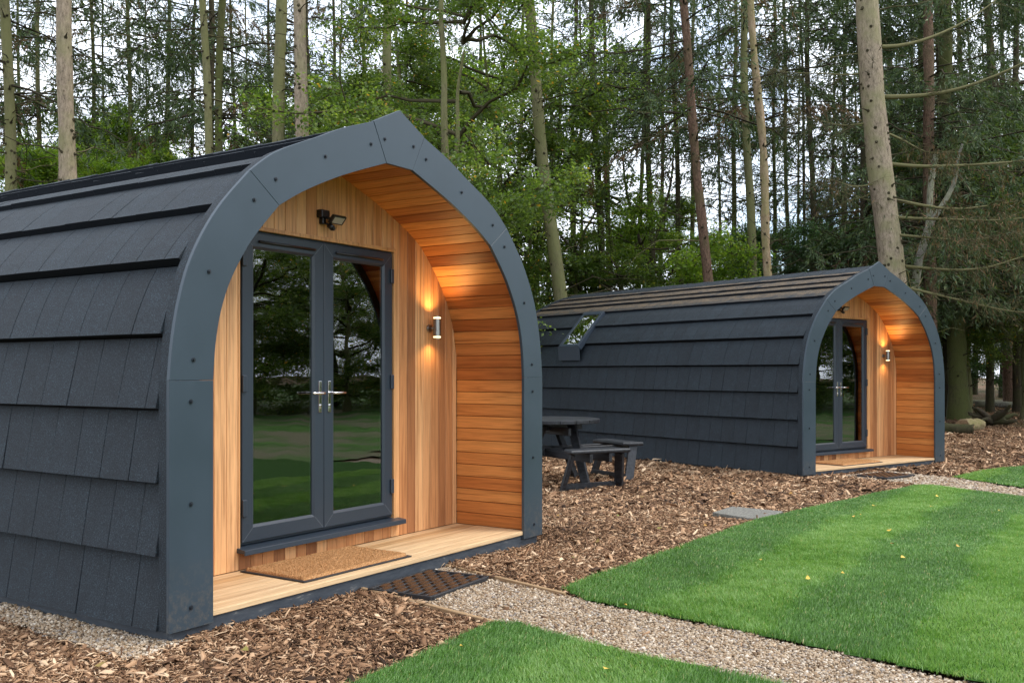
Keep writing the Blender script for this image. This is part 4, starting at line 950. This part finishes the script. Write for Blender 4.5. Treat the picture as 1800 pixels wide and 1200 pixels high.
# broadleaf trees between the pods
BT = [make_trunk(9.5, .12, 71, 12, 14, .35, .25, M['bark_moss'], [(3.5, 1.0, .3, 2.2, .5), (4.6, -.8, -.3, 2.4, .45)]), make_trunk(9, .10, 72, 12, 12, .4, .25, M['bark_green'], [(2.8, 1.2, .3, 2.6, .6), (4.2, -.9, .4, 2.0, .45)])]
LC = [leafy_crown(51, 10.2, 2.4, 2.9, .05, M['leaf_mid'], 30, 34, 46, lsize=1.3), leafy_crown(52, 9.4, 2.2, 2.7, .05, M['leaf_mid'], 27, 32, 46, lsize=1.3), leafy_crown(53, 10, 1.4, 2.9, .05, M['leaf_bright'], 34, 32, 44, lsize=1.6)]
LC.append(leafy_crown(58, 10.5, 2.0, 2.9, .05, M['leaf_mid'], 20, 22, 24, lsize=1.2))
DK = [leafy_crown(54, 6.5, .7, 1.9, .05, M['leaf_dark'], 28, 28, 34, lsize=1.4), leafy_crown(55, 5.2, .5, 1.7, .05, M['leaf_dark'], 26, 26, 34, lsize=1.4)]
BU = [leafy_crown(56, 4.6, .5, 1.7, .05, M['leaf_bright'], 24, 26, 32, lsize=1.3), leafy_crown(57, 3.4, .3, 1.5, .05, M['leaf_mid'], 24, 26, 32, lsize=1.3)]
G2 = 'leafy green trees among the spruces'
def bl(label, px, d, k, sc=1.0, lean=0, bt=0): return put_tree('broadleaf_tree', label, 'tree', px, d, BT[bt], LC[k], lean, None, sc, 1.0, G2)
bl('leafy green tree with a leaning mossy trunk above the arch peak', 775, 17.5, 0, 1.0, R(3))
bl('leafy green tree with low spreading limbs by the leaning brown-grey trunk', 935, 25, 1, 1.05, R(2), 1)
bl('leafy green tree whose foliage hides the dark stems behind the arch peak', 715, 24, 1, 1.1)
bl('leafy green tree standing deeper in, between the two larger leafy crowns', 880, 25, 0, 1.15, 0, 1)
bl('thin leafy green tree reaching into the bright sky gap', 1105, 28, 3, 1.0, R(-2), 1)
bl('yellow-green leafy tree low behind the stout tan trunk', 215, 30, 2, .95)
bl('yellow-green leafy tree filling the gap by the slim curved stem', 300, 33, 2, .85)
bl('yellow-green leafy tree behind the two thick trunks over the arch', 455, 34, 2, .95)
bl('yellow-green leafy tree at the outermost end behind the shingle roof', 55, 30, 2, .85)
bl('yellow-green leafy tree beyond the thin stem above the arch flat', 610, 34, 2, .9)
bl('leafy green tree close behind the flat of the arch', 660, 21, 1, .9)
bl('sparse leafy tree with sky showing through, by the dark straight stem', 1030, 25, 3, 1.0, R(-2), 1)
bl('paler leafy tree deep behind the bright sky gap', 1150, 36, 2, .8)
bl('paler leafy tree deep behind the arch peak', 770, 33, 2, 1.2)
bl('yellow-green leafy tree between the stout tan trunk and its thin dark neighbour', 130, 27, 2, .8)
bl('yellow-green leafy tree low behind the pair of brown stems', 385, 28, 2, .75)
bl('yellow-green leafy tree low beside the leaning pale trunk', 560, 27, 2, .75)
G3 = 'shrubs under the wood'
def bush(label, px, d, me, sc=1.0): return put_tree('shrub', label, 'shrub', px, d, None, me, 0, None, sc, 1.0, G3)
bl('yellow-green leafy tree low between the lone mossy stem and the stout tan trunk', 185, 25, 2, .72)
bl('yellow-green leafy tree low under the lone mossy stem', 262, 27, 2, .78)
bl('yellow-green leafy tree taller than its neighbours, behind the thick moss-tinted trunk', 500, 31, 2, 1.05)
bl('yellow-green leafy tree low at the outermost end, nearest the greenish leaning stem', 20, 25, 2, .75)
bl('mid-green leafy tree shading the log end of the wood', 1700, 30, 1, .95)
bl('mid-green leafy tree behind the limbs of the huge pale trunk', 1640, 34, 0, 1.0)
bl('mid-green leafy tree at the shady corner, half out of the wood', 1800, 27, 1, .9)
bl('mid-green leafy tree just past the huge pale trunk, deep in', 1590, 29, 1, .9, 0, 1)
bl('yellow-green low tree behind the pale dead stem', 1340, 32, 2, .62)
bl('yellow-green low tree before the huge pale trunk, deep in', 1480, 33, 2, .66)
bl('yellow-green low tree behind the crooked forked stem', 1165, 30, 2, .6)
bl('yellow-green low tree beside the reddish scaly trunk, deep in', 1270, 34, 2, .6)
bl('yellow-green low tree past the thin edge of the leafy crown', 1070, 31, 2, .62)
bush('yellow-green shrub over the middle of the litter-strewn roof', 1175, 24, BU[0], 1.2)
bush('smaller yellow-green shrub at the foot of the reddish scaly trunk', 1262, 24.5, BU[0], .95)
bush('fresh green shrub behind the back end of the skylit pod', 1085, 24.5, BU[1], 1.3)
bush('dark holly-like shrub beside the pale dead stem', 1375, 25, DK[0], .85)
bush('dark holly-like shrub filling the gap before the huge trunk', 1460, 26, DK[1], 1.0)
bush('dark evergreen shrub at the base of the broad mossy trunk', 1700, 32, DK[0], .75)
bush('dark evergreen shrub at the shady corner past the fallen branches', 1800, 36, DK[1], .95)
bush('dark evergreen shrub behind the reddish straight trunk', 1640, 33, DK[1], 1.0)
bush('dark evergreen shrub deep in the wood over the far fallen branches', 1745, 44, DK[0], .9)

# the rest of the wood, thinner with distance
G4 = 'slim spruces deep in the wood'
lab4 = 'slim dark spruce stem deep in the wood among many alike'
lab5 = 'dark low-boughed spruce deep in the shady end of the wood'
rt = random.Random(5)
bks = ('bark_green', 'bark_dark', 'bark_moss')
for i, (px, d) in enumerate([(-460, 27), (-380, 22), (-300, 30), (-210, 25), (-130, 32), (-60, 24), (45, 38), (75, 31), (195, 40), (262, 43), (290, 37), (418, 40), (440, 46), (585, 38), (610, 44), (705, 34), (735, 40), (760, 30), (830, 36), (850, 44), (905, 33), (960, 40), (1003, 34), (1022, 43), (1072, 37), (1118, 34), (1160, 42), (1216, 37), (1264, 41), (1281, 33), (1362, 36), (1398, 46), (1452, 38), (1475, 33), (1492, 44)]):
    d *= rt.uniform(.95, 1.05)
    put_tree('spruce_tree', lab4, 'tree', px, d, rt.choice(TALL_T[rt.choice(bks)]), rt.choice(T_), rt.uniform(-.025, .025), None, rt.uniform(.95, 1.15), rt.uniform(.55, .95), G4)
for i, (px, d) in enumerate([(1535, 32), (1575, 38), (1610, 30), (1600, 45), (1648, 40), (1690, 36), (1715, 46), (1765, 40), (1790, 30), (1830, 26), (1820, 44), (1890, 33), (1660, 54), (1740, 56), (1800, 56), (1560, 52), (1500, 56), (1870, 50)]):
    put_tree('spruce_tree', lab5, 'tree', px, d, rt.choice(TALL_T['bark_dark']), rt.choice(LW), rt.uniform(-.02, .02), None, rt.uniform(.9, 1.1), rt.uniform(.8, 1.2), G4)
# across the lawn, seen in the door glass
G6 = 'trees across the lawn'
for i, (x, y, k) in enumerate([(9, -24, 0), (12, -20, 1), (14.5, -22, 0), (17, -19, 1), (19, -22, 0), (21.5, -19, 0), (24, -22, 1), (26, -18.5, 0), (28.5, -22, 1), (31, -18, 0), (34, -20, 1), (37, -16, 0), (40, -19, 1), (16, -26, 0), (22, -27, 1), (28, -27, 0), (34, -26, 1), (44, -14, 0), (11, -29, 1), (40, -25, 0)]):
    r = empty('broadleaf_tree', 'leafy tree across the lawn, mirrored in the door glass', 'tree', (x, y, -.05), i * 1.7, G6)
    o = link('trunk', BT[k % 2], r); o = link('crown', LC[k], r); o.scale = (1.3, 1.3, 1.05); o.location[2] = -2.0

# logs and stumps on the forest floor
def log(label, pts, r0, r1, bk, sides=12, cat='log', name='log', rough=.08):
    P = np.array([(*at(px, d), 0) for px, d in pts]); P[:, 2] = gz(P[:, 0], P[:, 1]) + r0 * .6
    r = empty(name, label, cat, tuple(P[0])); Q = P - P[0]; k = 10; u = np.linspace(0, 1, k); s = np.linspace(0, 1, len(Q)); Q = np.stack([np.interp(u, s, Q[:, j]) for j in range(3)], -1)
    V, F = tube(Q, np.linspace(r0, r1, k), sides); V = V + rng.normal(0, rough * r0, V.shape)
    b = MB(); b.add(V, F, True); b.F += [list(range(sides))[::-1], list(range((k - 1) * sides, k * sides))]; b.mi += [1, 1]; b.sm += [False] * 2
    b.build('stem', [M[bk], M['edging_wood']], r)
log('dark cut log lying on the leaf litter beside the skylit pod', [(1650, 22.5), (1712, 22.2)], .13, .125, 'bark_dark')
log('short sawn log end of pale wood next to the dark log', [(1692, 22.9), (1722, 23.3)], .17, .15, 'bark_snag')
log('long pale fallen trunk across the far forest floor', [(1715, 32.5), (1840, 31.5)], .12, .09, 'bark_birch')
log('thin pale fallen branch behind the long fallen trunk', [(1705, 34.5), (1800, 35.0)], .07, .05, 'bark_birch')
sx, sy = at(1742, 24.5); st = empty('stump', 'dark uprooted stump with jagged roots past the logs', 'stump', (sx, sy, float(gz(sx, sy))))
g_ = np.random.default_rng(5); b = MB()
for i in range(16):
    a = g_.uniform(0, 2 * pi); q = np.linspace(0, 1, 6)[:, None]; ln = g_.uniform(.35, .75)
    b.tube(np.array([0, 0, .12]) + q * np.array([cos(a) * ln, sin(a) * ln, g_.uniform(-.12, .45)]) + .04 * np.sin(q * 8 + g_.uniform(0, 6, 3)) * q, .12 * np.linspace(1, .2, 6), 7)
b.build('roots', M['bark_dark'], st)

# leaves that fell on the lawn
fl = [(1336, 987), (1481, 1011), (1420, 1020), (1587, 983), (1684, 963), (1563, 933), (1537, 885), (1757, 895), (1638, 886), (1568, 958), (1512, 902), (811, 1141), (1067, 1181), (1647, 866), (1500, 906), (1424, 918), (1099, 1067)]
for i, (px, py) in enumerate(fl):
    d = FPX * (CAM[2] - .03) / (py - HZ); x, y = at(px, d); s = rt.uniform(.014, .030)
    r = tag(link('fallen_leaf', np_mesh('fallen_leaf', [(-s, 0, .006), (-s * .3, -s * .55, 0), (s * .5, -s * .4, .004), (s, 0, .012), (s * .5, s * .4, .002), (-s * .3, s * .55, .004)], [(0, 1, 4, 5), (1, 2, 3, 4)], M['yellow_leaf'], [i % 5 / 5] * 6)), 'small yellow leaf lying on the mown grass', 'leaf', 'fallen leaves on the lawn')
    r.location = (x, y, float(gz(x, y)) + .045); r.rotation_euler = (rt.uniform(-.3, .3), rt.uniform(-.3, .3), rt.uniform(0, 6))

for px, py in ((1010, 985), (1085, 905), (1160, 930), (1215, 880), (1290, 862), (1130, 868), (980, 905), (1390, 862), (1240, 925), (700, 1120), (560, 1130), (430, 1150), (180, 1175), (1050, 955)):
    d = FPX * (CAM[2] - .0) / (py - HZ); x, y = at(px, d); s = rt.uniform(.022, .038)
    r = tag(link('fallen_leaf', np_mesh('fallen_leaf', [(-s, 0, .008), (-s * .3, -s * .55, 0), (s * .5, -s * .4, .006), (s, 0, .014), (s * .5, s * .4, .002), (-s * .3, s * .55, .006)], [(0, 1, 4, 5), (1, 2, 3, 4)], M['dry_leaf'], [rt.random()] * 6)), 'small dry leaf lying among the bark chips', 'leaf', 'fallen leaves on the bark')
    r.location = (x, y, float(gz(x, y)) + .022); r.rotation_euler = (rt.uniform(-.4, .4), rt.uniform(-.4, .4), rt.uniform(0, 6))
